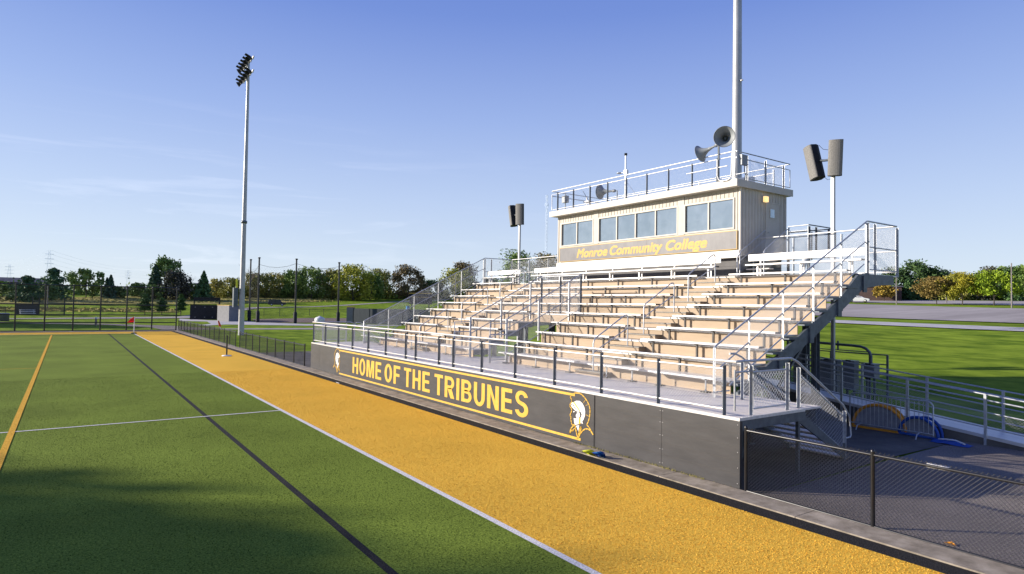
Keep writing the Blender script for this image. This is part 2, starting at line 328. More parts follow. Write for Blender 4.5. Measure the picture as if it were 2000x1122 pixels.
# front wall and its painted sign
mb = MB(); ys = [7.48, 9.45, 11.57, 14.6, 17.6, 20.6, 23.6, 26.6, 29.6, 32.3, 33.72]
for a, b in zip(ys[:-1], ys[1:]): mb.box(10.72, 10.76, a + .004, b - .004, .03, 1.325)
mb.box(10.765, 10.80, 7.48, 33.72, .02, 1.31); mb.box(10.76, 13.0, 33.70, 33.74, .02, 1.31)
wall = mb.build('front_wall', M['wall'], bl); tag(wall, 'dark charcoal panelled wall with yellow lettering and helmet emblems')
mb = MB()
for z in (.30, .56, .82, 1.08): mb.box(10.716, 10.72, 7.5, 11.56, z, z + .006)
mb.build('panel_seam', M['bracket'], wall)
mb = MB()
for z in (.12, .42, .72, 1.0, 1.25):
    for yy in (7.53, 9.42, 9.49): mb.lathe([(.008, 0), (.008, .006), (0, .007)], (10.72, yy, z), (-1, 0, 0), 6)
mb.build('screw', M['alu'], wall)
mb = MB(); mb.box(10.706, 10.7205, 11.6, 30.4, .045, 1.315); mb.build('sign_panel', M['wall'], wall)
def text_mesh(s, shear=0.0, offset=0.0, space=1.0):
    cu = bpy.data.curves.new('t', 'FONT'); cu.body = s; cu.shear = shear; cu.offset = offset; cu.extrude = 0.0; cu.space_character = space; cu.resolution_u = 6
    o = bpy.data.objects.new('t', cu); col.objects.link(o); bpy.context.view_layer.update()
    dg = bpy.context.evaluated_depsgraph_get(); me = bpy.data.meshes.new_from_object(o.evaluated_get(dg))
    bpy.data.objects.remove(o); return me
def place_text(s, name, m, parent, x, yl, yr, zb, capz, cap=0.73, **kw):
    me = text_mesh(s, **kw); co = np.array([v.co for v in me.vertices]); mn = co[:, 0].min(); mx = co[:, 0].max()
    if cap == 'fit': b0 = co[:, 1].min(); b1 = co[:, 1].max()
    else: b0 = 0.0; b1 = cap
    q = MB(); e = .034; sx_ = (yr - yl) / (mx - mn); sz_ = (capz - zb) / (b1 - b0)
    for i, (du, dv) in enumerate(((-e, -e), (e, -e), (-e, e), (e, e), (0, 0), (-e, 0), (e, 0), (0, e), (0, -e))):
        V = [(x - .0004 * i, yl + (c[0] + du - mn) * sx_, zb + (c[1] + dv - b0) * sz_) for c in co]
        q.add(V, [tuple(reversed(p.vertices)) for p in me.polygons])
    bpy.data.meshes.remove(me); return q.build(name, m, parent)
WX = 10.702
# bold condensed capitals drawn as polygons in a unit cell (width w, height 1, stroke t)
def arc(cx, cy, rx, ry, a0, a1, n=14): return [(cx + rx * cos(R(a0 + (a1 - a0) * i / n)), cy + ry * sin(R(a0 + (a1 - a0) * i / n))) for i in range(n + 1)]
def strip(out, inn): return [[out[i], out[i + 1], inn[i + 1], inn[i]] for i in range(len(out) - 1)]
def glyph(c, w, t=.205, h=.155):
    q = lambda x0, y0, x1, y1: [(x0, y0), (x1, y0), (x1, y1), (x0, y1)]
    if c == 'H': return [q(0, 0, t, 1), q(w - t, 0, w, 1), q(t, .43, w - t, .43 + h)]
    if c == 'E': return [q(0, 0, t, 1), q(t, 0, w, h), q(t, .43, w - .05, .43 + h), q(t, 1 - h, w - .02, 1)]
    if c == 'F': return [q(0, 0, t, 1), q(t, .42, w - .06, .42 + h), q(t, 1 - h, w, 1)]
    if c == 'T': m = w / 2; return [q(m - t / 2, 0, m + t / 2, 1 - h), q(0, 1 - h, w, 1)]
    if c == 'I': return [q(0, 0, t, 1)]
    if c == 'M':
        m = w / 2; s = .2
        return [q(0, 0, s, 1), q(w - s, 0, w, 1), [(s, 1), (s, .62), (m - .085, 0), (m, 0), (m, .30), (s + .11, 1)], [(w - s, 1), (w - s - .11, 1), (m, .30), (m, 0), (m + .085, 0), (w - s, .62)]]
    if c == 'N': return [q(0, 0, t, 1), q(w - t, 0, w, 1), [(t, 1), (t, .66), (w - t, 0), (w - t, .34)]]
    if c == 'O': return strip(arc(w / 2, .5, w / 2, .52, 0, 360, 36), arc(w / 2, .5, w / 2 - t, .36, 0, 360, 36))
    if c == 'U':
        o = [(0, 1)] + arc(w / 2, .38, w / 2, .40, 180, 360, 18) + [(w, 1)]; i = [(t, 1)] + arc(w / 2, .38, w / 2 - t, .24, 180, 360, 18) + [(w - t, 1)]; return strip(o, i)
    if c == 'B':
        P = [q(0, 0, t, 1)]; e = w - .32
        for cy, r, dw in ((.275, .275, 0), (.745, .255, .03)):
            o = [(t, cy - r)] + arc(e - dw, cy, .32, r, -90, 90, 12) + [(t, cy + r)]
            i = [(t, cy - r + .15)] + arc(e - dw, cy, .32 - t + .02, r - .15, -90, 90, 12) + [(t, cy + r - .15)]; P += strip(o, i)
        return P
    if c == 'R':
        e = w - .33; cy = .71; r = .29
        o = [(t, cy - r)] + arc(e, cy, .31, r, -90, 90, 12) + [(t, cy + r)]; i = [(t, cy - r + .16)] + arc(e, cy, .31 - t + .02, r - .16, -90, 90, 12) + [(t, cy + r - .16)]
        return [q(0, 0, t, 1)] + strip(o, i) + [[(w - .52, .44), (w - .27, .0), (w, 0), (w - .22, .48)]]
    if c == 'S':
        up_o = arc(w / 2, .735, w / 2 - .02, .285, 12, 250, 20); up_i = arc(w / 2, .735, w / 2 - t, .135, 12, 250, 20)
        lo_o = arc(w / 2, .285, w / 2, .305, 192, 430, 20); lo_i = arc(w / 2, .285, w / 2 - t, .145, 192, 430, 20)
        mid = [[up_o[-1], lo_i[-1], lo_o[-1], up_i[-1]]]
        return strip(up_o, up_i) + strip(lo_o, lo_i) + mid
def letters(word, yl, yr, zb, zt, parent, m):
    ws = {'M': .86, 'I': .205, 'F': .58, 'E': .62, 'T': .66, 'R': .72, 'B': .70}; gap = .145; tot = sum(ws.get(c, .70) for c in word) + gap * (len(word) - 1); s = (yl - yr) / tot
    x = 0
    for c in word:
        w = ws.get(c, .70); mb = MB()
        for p in glyph(c, w): mb.prism([(yl - (x + a) * s, zb + b * (zt - zb)) for a, b in p], 'x', WX - .003, WX + .0035)
        x += w + gap; fixn(mb.build('letter', m, parent))
for wd, a, b in (('HOME', 27.66, 24.46), ('OF', 24.13, 22.66), ('THE', 22.32, 20.20), ('TRIBUNES', 19.85, 14.30)): letters(wd, a, b, .335, 1.055, wall, M['yellow'])
mb = MB(); mb.box(WX - .002, WX + .003, 12.32, 29.42, 1.205, 1.268); mb.box(WX - .002, WX + .003, 12.08, 29.36, .115, .178); mb.build('border', M['yellow'], wall)
EMB_LINES= [[(12.157, 1.306), (12.315, 1.288), (12.389, 1.251), (12.464, 1.2), (12.495, 1.154), (12.451, 1.117), (12.44, 1.076), (12.428, 1.043), (12.481, 1.001), (12.513, 0.947), (12.497, 0.907), (12.447, 0.886), (12.435, 0.818), (12.466, 0.757), (12.503, 0.688), (12.46, 0.66), (12.463, 0.589), (12.44, 0.523), (12.421, 0.463), (12.31, 0.474)], [(12.178, 1.303), (12.115, 1.299), (12.042, 1.276), (11.948, 1.223), (11.844, 1.141), (11.772, 1.049), (11.74, 0.945), (11.742, 0.85), (11.761, 0.739), (11.799, 0.638), (11.854, 0.555), (11.773, 0.507), (11.691, 0.433), (11.62, 0.351)], [(11.63, 0.356), (11.711, 0.43), (11.802, 0.459), (11.903, 0.445), (12.005, 0.384), (12.092, 0.289), (12.177, 0.157)], [(12.293, 0.46), (12.262, 0.385), (12.232, 0.279), (12.181, 0.156), (12.149, 0.307), (12.103, 0.439), (12.068, 0.472), (12.057, 0.444), (12.093, 0.33), (12.158, 0.223)], [(12.352, 0.45), (12.458, 0.359), (12.503, 0.221), (12.414, 0.338), (12.377, 0.312), (12.34, 0.374), (12.277, 0.393), (12.247, 0.304), (12.195, 0.189)]]
EMB_WHITE= [[(12.332, 1.067), (12.258, 1.099), (12.132, 1.11), (12.027, 1.062), (11.954, 0.976), (11.921, 0.878), (11.929, 0.768), (11.979, 0.664), (12.029, 0.609), (11.993, 0.553), (12.085, 0.563), (12.079, 0.704), (12.043, 0.778), (12.081, 0.834), (12.128, 0.855), (12.234, 0.937), (12.364, 1.031)], [(12.453, 1.009), (12.385, 1.049), (12.331, 1.025), (12.128, 0.859), (12.148, 0.825), (12.275, 0.838), (12.415, 0.902), (12.474, 0.95)], [(12.232, 0.808), (12.137, 0.816), (12.109, 0.734), (12.187, 0.667), (12.259, 0.676), (12.273, 0.73), (12.231, 0.778)], [(12.385, 0.811), (12.3, 0.83), (12.359, 0.784)], [(12.352, 0.648), (12.303, 0.639), (12.145, 0.684), (12.087, 0.703), (12.088, 0.537), (12.3, 0.482), (12.333, 0.547)], [(12.257, 0.466), (12.138, 0.495), (12.17, 0.342)]]
EMB_GOLD= [[(12.381, 1.041), (12.336, 1.061), (12.103, 0.863), (12.127, 0.846)], [(12.156, 0.678), (12.091, 0.699), (12.09, 0.537), (12.163, 0.518)]]
EMB_DARK= [[(12.449, 0.977), (12.427, 0.998), (12.401, 0.974), (12.431, 0.947)], [(12.388, 0.964), (12.367, 0.981), (12.351, 0.953), (12.379, 0.931)], [(12.34, 0.936), (12.324, 0.948), (12.306, 0.92), (12.331, 0.902)], [(12.293, 0.911), (12.278, 0.924), (12.259, 0.896), (12.284, 0.881)]]
EMB_RAYS= [[(11.906, 1.174), (11.987, 1.088)], [(11.833, 1.054), (11.899, 1.029)], [(11.787, 0.776), (11.889, 0.798)]]
def emblem(fy):
    g = MB()
    def stroke(l, w, x):
        for p, q in zip(l[:-1], l[1:]):
            p = Vector((fy(p[0]), p[1])); q = Vector((fy(q[0]), q[1])); d = (q - p).normalized(); n = Vector((-d.y, d.x)) * w / 2; e = d * w * .25
            g.prism([tuple(p - e + n), tuple(q + e + n), tuple(q + e - n), tuple(p - e - n)], 'x', x, x + .004)
    for i, l in enumerate(EMB_LINES): stroke(l, .030, WX - .003 - i * .0007)
    for l in EMB_RAYS: stroke(l, .010, WX - .002)
    e = fixn(g.build('emblem', M['yellow'], wall))
    for nm, polys, mm, x in (('emblem_white', EMB_WHITE, M['white'], WX - .0015), ('emblem_gold', EMB_GOLD, M['yellow'], WX - .0035), ('emblem_dark', EMB_DARK, M['wall'], WX - .0045)):
        h = MB()
        for k, p in enumerate(polys): h.prism([(fy(a), b) for a, b in p], 'x', x - k * .0003, x + .004)
        fixn(h.build(nm, mm, wall))
emblem(lambda y: y); emblem(lambda y: 29.30 + 12.513 - y)

# deck
mb = MB()
x = 10.80
while x < 13.60: mb.box(x, x + .293, 7.56, 33.74, DZ - .04, DZ); x += .30
mb.build('deck', M['deck'], bl)
mb = MB(); mb.box(10.735, 10.80, 7.50, 33.74, DZ - .045, DZ + .012); mb.box(10.80, 13.05, 7.50, 7.56, DZ - .045, DZ + .012); mb.build('deck_edge', M['alu'], bl)
for a, b in ((7.52, 7.60), (33.66, 33.72)): mb = MB(); mb.box(10.82, 13.1, a, b, DZ - .24, DZ - .045); mb.build('deck_beam', M['galvdark'], bl)
# treads and risers
for k in range(2, 11):
    spans = [(YR, VA), (VB, YL)] if k < 6 else [(YR, YL)]
    for a, b in spans:
        lo = T(k - 1) if k > 2 else DZ
        m_ = MB(); m_.box(RX(k), RX(k) + .03, a, b, lo, T(k) - .045); m_.build('riser', M['beige'], bl)
        x1 = RX(k + 1) + .03 if k < 10 else 22.2
        m_ = MB(); m_.box(RX(k) - .03, x1, a, b, T(k) - .045, T(k)); m_.build('tread', M['alu'] if k < 10 else M['deck'], bl)
m_ = MB(); m_.box(13.60, 17.2, VA, VB, DZ - .045, DZ - .003); m_.build('tunnel_floor', M['deck'], bl)
# beige panels along the tunnel sides
for yy in (VA - .03, VB + .002):
    m_ = MB()
    for k in range(2, 6): m_.box(RX(k) + .03, RX(k + 1) + .03, yy, yy + .028, T(k) - .25, T(k) - .046)
    m_.build('tunnel_side', M['galvdark'], bl)
# seats
def seat(k, a, b, back=False):
    x0, z = X(k), SZ(k)
    m_ = MB(); m_.box(x0, x0 + .245, a, b, z - .045, z); 
    for xx in (x0 + .08, x0 + .16): m_.box(xx, xx + .012, a, b, z, z + .0025)
    s = m_.build('seat', M['alu'], bl)
    for ye in (a - .004, b): m_ = MB(); m_.box(x0 - .004, x0 + .25, ye, ye + .004, z - .05, z + .004); m_.build('end_cap', M['bracket'], s)  # caps coloured dark to carry the shade on the seat ends
    n = max(2, round((b - a - .8) / 1.83) + 1)
    for i in range(n):
        y = a + .42 + (b - a - .84) * i / (n - 1)
        m_ = MB(); m_.box(x0 + .01, x0 + .235, y - .03, y + .03, z - .062, z - .046); m_.box(x0 + .12, x0 + .17, y - .028, y + .028, (T(k) if k < 10 else T(k)) + .01, z - .062)
        m_.build('seat_bracket', M['bracket'] if k < 10 else M['alu'], s)
        if back:
            m_ = MB(); m_.box(x0 + .30, x0 + .34, y - .022, y + .022, T(10), z + .33); m_.build('back_post', M['alu'], s)
    if back:
        m_ = MB(); m_.box(x0 + .27, x0 + .30, a - .05, b + .05, z + .13, z + .245); m_.box(x0 + .27, x0 + .30, a - .05, b + .05, z + .25, z + .365); m_.build('backrest', M['alu'], s)
for k in range(2, 10):
    for a, b in ([(9.82, 14.0), (15.4, VA), (VB, 25.9), (27.3, 31.48)] if k < 6 else [(9.82, 14.0), (15.4, 25.9), (27.3, 31.48)]): seat(k, a, b)
for a, b in ((9.75, 13.85), (15.15, 26.8), (28.2, 31.45)): seat(10, a, b, True)
# aisle half steps and centre handrails
for y0 in (14.02, 25.92):
    for k in range(2, 11):
        z = T(k) - .19; x0 = RX(k) - .33
        m_ = MB(); m_.box(x0 + .03, RX(k), y0 + .03, y0 + 1.33, z - .17 if k > 2 else DZ, z - .035); s = m_.build('aisle_step', M['beige'], bl)
        m_ = MB(); m_.box(x0, RX(k) - .002, y0, y0 + 1.36, z - .035, z); m_.build('step_plank', M['step'], s)
    yc = y0 + .68
    for k0 in (2, 5, 8):
        xb = RX(k0) - .13; xt = RX(k0 + 2) - .13; zb = T(k0 - 1) if k0 > 2 else DZ; zt = T(k0 + 2) - .19; zb = T(k0) - .19
        m_ = MB(); pts = [(xb, yc, zb)]
        pts += [(xb, yc, zb + .86), (xb + .03, yc, zb + .95), (xb + .10, yc, zb + 1.02)]
        pts += [(xt - .14, yc, zt + .99), (xt - .06, yc, zt + 1.0), (xt - .01, yc, zt + .94), (xt, yc, zt + .85), (xt, yc, zt)]
        m_.tube(pts, .022, 8); m_.tube([(xb, yc, zb + .56), (xt, yc, zt + .58)], .018, 8); m_.build('aisle_handrail', M['galv'], bl)
# stringers and columns
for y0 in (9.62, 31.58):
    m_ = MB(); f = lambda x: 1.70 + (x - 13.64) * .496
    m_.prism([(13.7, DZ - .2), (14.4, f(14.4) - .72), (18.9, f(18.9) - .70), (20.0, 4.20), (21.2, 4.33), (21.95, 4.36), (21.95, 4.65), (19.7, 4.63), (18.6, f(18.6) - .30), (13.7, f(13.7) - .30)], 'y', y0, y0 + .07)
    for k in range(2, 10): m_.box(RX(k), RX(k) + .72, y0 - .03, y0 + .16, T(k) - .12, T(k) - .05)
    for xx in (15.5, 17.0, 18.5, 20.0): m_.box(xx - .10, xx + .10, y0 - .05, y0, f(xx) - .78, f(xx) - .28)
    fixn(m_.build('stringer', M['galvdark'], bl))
    m_ = MB(); m_.box(19.9, 22.3, y0 + .02, y0 + .2, 4.62, 4.66); m_.build('landing_edge', M['alu'], bl)
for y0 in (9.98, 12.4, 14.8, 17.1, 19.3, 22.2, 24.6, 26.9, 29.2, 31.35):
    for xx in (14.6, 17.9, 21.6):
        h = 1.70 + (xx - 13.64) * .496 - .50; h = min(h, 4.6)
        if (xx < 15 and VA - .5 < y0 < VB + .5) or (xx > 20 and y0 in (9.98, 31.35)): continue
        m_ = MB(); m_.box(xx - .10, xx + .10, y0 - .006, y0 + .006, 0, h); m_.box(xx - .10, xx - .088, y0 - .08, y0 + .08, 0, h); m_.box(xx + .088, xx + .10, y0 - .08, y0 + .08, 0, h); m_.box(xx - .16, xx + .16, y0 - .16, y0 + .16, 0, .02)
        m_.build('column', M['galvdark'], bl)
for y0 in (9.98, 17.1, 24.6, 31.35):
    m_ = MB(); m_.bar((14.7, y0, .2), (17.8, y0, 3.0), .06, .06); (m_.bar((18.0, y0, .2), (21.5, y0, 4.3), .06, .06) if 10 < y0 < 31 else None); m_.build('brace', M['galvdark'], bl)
m_ = MB(); m_.bar((21.6, 19.3, .3), (21.6, 22.2, 3.2), .05, .05); m_.bar((21.6, 19.3, 3.2), (21.6, 22.2, .3), .05, .05); m_.build('brace', M['bracket'], bl)

# guardrail helper: angle posts (web seen edge-on from the front) with pipes and chain-link
def guard(posts, z0, z1, rails, mesh, m=None, web='x', name='guardrail', drop=.08, wires=.072, parent=bl, pm=None, slope=None, wr=.0026):
    """posts: (x, y[, z offset]) along the run; rails: heights above the base; mesh: (low, high)"""
    P = [(p + (0,))[:3] if len(p) == 2 else p for p in posts]
    root = MB()
    for zr_, rr in rails:
        root.tube([(x, y, z0 + dz + zr_) for x, y, dz in P], rr, 8)
    g = root.build(name, m or M['galv'], parent)
    for x, y, dz in P:
        q = MB(); a, b = z0 + dz - drop, z0 + dz + z1
        if web == 'x': q.box(x - .05, x + .05, y - .006, y + .006, a, b); q.box(x + .042, x + .05, y + .006, y + .05, a, b)
        else: q.box(x - .035, x + .025, y - .004, y + .004, a, b); q.box(x + .017, x + .025, y - .055, y - .004, a, b)
        q.build('post', pm or (M['galv']), g)
    for p, q in zip(P[:-1], P[1:]):
        c = chain((p[0], p[1], z0 + p[2] + mesh[0]), (q[0] - p[0], q[1] - p[1], q[2] - p[2]), (0, 0, mesh[1] - mesh[0]), wires, wr)
        c.build('chain_link', M['wire'], g)
    return g
fy = [7.90, 9.62, 11.45, 13.27, 15.10, 16.92, 18.72, 19.73, 21.55, 22.40, 24.28, 26.12, 27.98, 29.83, 31.70, 33.55]
SHADED_POST = M['galvdark']  # dark post tone: shade on galvanised faces is put into the colour
guard([(10.80, y) for y in fy], DZ, 1.0, [(1.09, .027), (.93, .021), (.13, .021)], (.10, .93), M['alu'], pm=SHADED_POST, drop=.09)
m_ = MB(); m_.tube([(10.80, 7.62, DZ + 1.09), (10.80, 7.92, DZ + 1.09)], .027); m_.tube([(10.80, 33.5, DZ + 1.09), (10.80, 33.75, DZ + 1.09)], .027); m_.build('rail_end', M['alu'], bl)
# end guards of the front deck, mirrored
mir = lambda y: 41.3 - y
for s in (0, 1):
    Y = (lambda y: y) if s == 0 else mir
    guard([(11.31, Y(7.66)), (12.60, Y(7.66))], DZ, 1.0, [(1.09, .027), (.86, .02), (.12, .02)], (.10, .88), web='y', drop=.30, name='end_guardrail', wires=.095, wr=.0042)
    m_ = MB(); m_.tube([(10.80, Y(7.66), DZ + 1.09), (11.31, Y(7.66), DZ + 1.09)], .027); m_.tube([(10.80, Y(7.66), DZ + .93), (10.80, Y(7.66), DZ + .12)], .02); m_.tube([(10.80, Y(7.66), DZ + .88), (11.31, Y(7.66), DZ + .88)], .02); m_.build('rail_end', M['galv'], bl)
    # stair down toward the back
    st = MB()
    for i in range(8): st.box(13.08 + i * .28, 13.08 + i * .28 + .29, min(Y(7.74), Y(9.05)), max(Y(7.74), Y(9.05)), DZ - .19 - i * .165, DZ - .155 - i * .165)
    stair = st.build('end_stair', M['deck'], bl)
    for yy in (7.68, 9.08):
        q = MB(); q.prism([(13.05, DZ - .02), (15.35, .02), (15.05, .02), (13.0, DZ - .26)], 'y', Y(yy) - .02, Y(yy) + .02); fixn(q.build('stair_stringer', M['galvdark'], stair))
        g = guard([(13.06, Y(yy), -.02), (15.0, Y(yy), -1.12)], DZ - .10, 1.0, [(1.12, .024), (.86, .018), (.08, .018)], (.06, .92), web='y', drop=.12, name='stair_guardrail', wires=.095, wr=.0040)
        q = MB(); q.tube([(12.60, Y(yy), DZ + 1.09), (12.80, Y(yy), DZ + 1.09), (13.06, Y(yy), DZ + 1.0)], .024)
        q.tube([(15.0, Y(yy), .27 + 1.0), (15.15, Y(yy), 1.12), (15.28, Y(yy), .98), (15.34, Y(yy), .55), (15.30, Y(yy), .50), (15.02, Y(yy), .50)], .02); q.build('stair_handrail', M['galv'], stair)
        q = MB(); q.box(13.03, 13.10, Y(yy) - .035, Y(yy) + .035, 0, DZ); q.box(14.97, 15.03, Y(yy) - .03, Y(yy) + .03, 0, .4); q.build('stair_leg', M['galvdark'], stair)
    # side guard climbing beside the rows
    yy = Y(9.66); f2 = lambda x: 2.582 + (x - 12.823) * .498
    xs_ = [12.82, 14.2, 15.7, 17.2, 18.7, 20.2]
    q = MB(); q.tube([(12.80, yy, DZ), (12.80, yy, 2.55), (12.86, yy, 2.60), (20.29, yy, 6.302)], .024)
    q.tube([(13.0, yy, 2.06), (13.3, yy, 2.22), (20.29, yy, 5.70)], .018); q.tube([(13.4, yy, 1.62), (20.1, yy, 4.95)], .02); q.tube([(12.80, yy, DZ + .12), (13.4, yy, DZ + .12)], .018)
    sg = q.build('side_guardrail', M['galv'], bl)
    for xx in xs_:
        zt = f2(xx) - .02; q = MB(); q.box(xx - .03, xx + .03, yy - .004, yy + .004, zt - 1.62 if xx > 13 else DZ, zt); q.box(xx - .03, xx - .022, yy - .05, yy - .004, zt - 1.62 if xx > 13 else DZ, zt); q.build('post', M['galv'], sg)
        if xx > 13: q = MB(); q.box(xx - .075, xx + .075, yy - .03, yy + .005, zt - 2.0, zt - 1.55); q.build('post_bracket', M['galvdark'], sg)
    for a, b in zip(xs_[:-1], xs_[1:]): chain((a, yy, f2(a) - 1.17), (b - a, 0, f2(b) - f2(a)), (0, 0, 1.13), r=.0023).build('chain_link', M['wire'], sg)
    guard([(20.29, yy), (20.75, yy), (22.25, yy)], 4.70, 1.55, [(1.60, .025), (.80, .02), (.10, .02)], (.05, 1.55), web='y', name='landing_guardrail')
    ye = 14.95 if s == 0 else mir(14.95)
    guard([(22.25, yy), (22.25, yy + (ye - yy) * .34), (22.25, yy + (ye - yy) * .68), (22.25, ye)], 4.70, 1.50, [(1.60, .025), (.78, .02), (.10, .02)], (.05, 1.5), m=M['alu'], name='back_guardrail', pm=M['galv'])
# tunnel guards
for yy in (VA, VB):
    f3 = lambda x: 3.02 + (x - 13.53) * .495
    q = MB(); q.tube([(13.50, yy, DZ), (13.50, yy, 2.98), (13.56, yy, 3.03), (17.2, yy, 4.84)], .024); q.tube([(13.5, yy, 2.33), (17.2, yy, 4.12)], .018); q.tube([(13.5, yy, 1.66), (17.2, yy, 3.44)], .018)
    tg = q.build('tunnel_guardrail', M['galv'], bl)
    for xx in (13.50, 15.02, 16.55):
        q = MB(); q.box(xx - .035, xx + .035, yy - .004, yy + .004, f3(xx) - 1.6, f3(xx)); q.box(xx - .035, xx - .027, yy, yy + .05, f3(xx) - 1.6, f3(xx)); q.build('post', M['galv'], tg)
    for a, b in ((13.5, 15.02), (15.02, 16.55), (16.55, 17.2)): chain((a, yy, f3(a) - 1.35), (b - a, 0, f3(b) - f3(a)), (0, 0, 1.33), r=.0021).build('chain_link', M['wire'], tg)
    y2 = yy - .9 if yy < 20 else yy + .9
    guard([(13.05, yy), (13.05, yy + .001), (13.05, y2)] if False else [(12.75, yy), (13.5, yy)], DZ, 1.02, [(1.05, .022), (.72, .018), (.12, .018)], (.1, 1.03), web='x', name='tunnel_gate')
    q = MB(); q.tube([(12.75, yy, DZ), (12.75, yy, DZ + 1.45), (13.5, yy, DZ + 1.45)], .02); q.build('tunnel_post', M['galv'], bl)
guard([(17.15, VA), (17.15, 20.75), (17.15, VB)], T(6), 1.55, [(1.60, .022), (.85, .018), (.08, .018)], (.06, 1.6), name='tunnel_back_guardrail', pm=SHADED_POST)

# loose benches on the front deck
def deck_bench(y0, y1, lab):
    t = thing('deck_bench', lab, 'bench', (13.2, (y0 + y1) / 2, DZ), 0, 'low benches along the front deck')
    L = (y1 - y0) / 2
    q = MB(); q.box(0, .245, -L, L, .36, .40); q.build('seat', M['alu'], t)
    n = max(2, round(2 * L / 2.1) + 1)
    for i in range(n):
        y = -L + .35 + (2 * L - .7) * i / (n - 1)
        q = MB(); q.box(.02, .22, y - .03, y + .03, .335, .358); q.tube([(.12, y, .03), (.12, y, .34)], .022); l = q.build('leg', M['galv'], t)
        q = MB(); q.box(.02, .09, y - .11, y + .11, 0, .035); q.box(.14, .21, y - .11, y + .11, 0, .035); q.build('foot', M['bracket'], l)
for a, b, l in ((9.95, 12.15, 'short low bench on the deck, nearest to the right end stair'), (12.5, 14.25, 'short low bench in front of the right aisle steps'), (15.25, 19.55, 'long low bench on the deck just right of the tunnel opening'),
    (22.9, 24.1, 'shortest low bench just left of the tunnel opening'), (25.2, 27.4, 'low bench in front of the left aisle steps'), (28.3, 33.0, 'long low bench at the far left end of the deck')): deck_bench(a, b, l)

# ---------------------------------------------------------------- press box
pb = thing('press_box', 'cream press box with windows and a grey name sign on top of the bleachers', 'press box', (22.9, 20.45, 4.7))
class _P: pass
def pbuild(q, name, m, parent=None):
    o = q.build(name, m, parent or pb)
    if parent is None: o.matrix_parent_inverse = Matrix.Translation(-Vector(pb.location))
    return o
BX0, BX1, BY0, BY1 = 21.3, 24.4, 14.9, 26.0
W = [(23.32, 25.72, 2), (18.01, 22.86, 4), (15.21, 17.56, 2)]; WZ0, WZ1 = 6.70, 7.82
q = MB(); cuts = [BY0] + [v for w in sorted(W) for v in w[:2]] + [BY1]
for i in range(0, len(cuts), 2): q.box(BX0, BX0 + .1, cuts[i], cuts[i + 1], 5.78, 8.27)
for a, b, n in W: q.box(BX0, BX0 + .1, a, b, 5.78, WZ0); q.box(BX0, BX0 + .1, a, b, WZ1, 8.27)
q.box(BX0 + .1, BX1, BY0, BY0 + .1, 5.6, 8.27); q.box(BX0 + .1, BX1, BY1 - .1, BY1, 5.6, 8.27); q.box(BX1 - .1, BX1, BY0 + .1, BY1 - .1, 5.6, 8.27)
y = BY0 + .12
while y < BY1:
    inw = [w for w in W if w[0] - .1 < y < w[1] + .1]
    if inw: q.box(BX0 - .018, BX0, y, y + .022, WZ1 + .09, 8.27)
    else: q.box(BX0 - .018, BX0, y, y + .022, 6.6, 8.27)
    y += .2
x = BX0 + .15
while x < BX1 - .05: q.box(x, x + .024, BY0 - .018, BY0, 5.6, 8.27); x += .2
pw = pbuild(q, 'wall', M['siding'])
for c_ in ((BX0 - .03, BX0 + .06, BY0 - .03, BY0 + .04, 5.6, 8.27), (BX0 - .03, BX0 + .06, BY1 - .04, BY1 + .03, 5.6, 8.27), (BX1 - .06, BX1 + .02, BY0 - .03, BY0 + .04, 5.6, 8.27)): q = MB(); q.box(*c_); pbuild(q, 'corner_trim', M['trim'])
for c_ in ((BX0 - .022, BX0 - .001, 17.62, 17.96, 6.6, 8.24), (BX0 - .022, BX0 - .001, 22.92, 23.25, 6.6, 8.24)): q = MB(); q.box(*c_); pbuild(q, 'pilaster', M['siding'])
q = MB(); q.box(BX0 - .10, BX0 + .1, BY0 - .02, BY1 + .02, 5.56, 5.78); q.box(BX0 - .13, BX0 - .10, BY0 - .02, BY1 + .02, 5.50, 5.60); pbuild(q, 'base_flashing', M['flash'])
q = MB(); q.box(BX0 + .12, BX1 - .1, BY0 + .12, BY1 - .12, 4.72, 5.6)
for z in (4.95, 5.18, 5.40): q.box(BX0 + .11, BX0 + .12, BY0 + .12, BY1 - .12, z, z + .012)
pbuild(q, 'base', M['under'])
q = MB(); q.box(BX0 + .1, BX1 - .1, BY0 + .1, BY1 - .1, 5.6, 5.7); pbuild(q, 'floor', M['under'])
for a, b, n in W:
    q = MB(); q.box(BX0 - .035, BX0, a - .06, b + .06, WZ0 - .06, WZ0); q.box(BX0 - .035, BX0, a - .06, b + .06, WZ1, WZ1 + .06); q.box(BX0 - .035, BX0, a - .06, a, WZ0, WZ1); q.box(BX0 - .035, BX0, b, b + .06, WZ0, WZ1)
    for i in range(1, n): yy = a + (b - a) * i / n; q.box(BX0 - .02, BX0 + .05, yy - .03, yy + .03, WZ0, WZ1)
    wd = pbuild(q, 'window', M['trim'])
    for i in range(n):
        a2 = a + (b - a) * i / n; b2 = a + (b - a) * (i + 1) / n
        g = MB(); dx = .012 * (i % 2); g.box(BX0 + .03 + dx, BX0 + .04 + dx, a2 + .03, b2 - .03, WZ0 + .002, WZ1 - .002); g.build('pane', M['glass'], wd)
q = MB(); q.box(20.93, 24.72, 14.80, 26.28, 8.25, 8.50); q.box(20.90, 20.93, 14.77, 26.31, 8.24, 8.52); q.box(20.93, 24.74, 14.77, 14.80, 8.24, 8.52); pbuild(q, 'roof', M['trim'])
q = MB(); q.box(BX0 - .06, BX0 - .03, 14.99, 25.82, 5.83, 6.57); sgn = pbuild(q, 'name_sign', M['signgrey'])
q = MB()
for a, b, c, d in ((14.99, 25.82, 5.83, 5.852), (14.99, 25.82, 6.548, 6.57), (14.99, 15.015, 5.852, 6.548), (25.795, 25.82, 5.852, 6.548)): q.box(BX0 - .066, BX0 - .06, a, b, c, d)
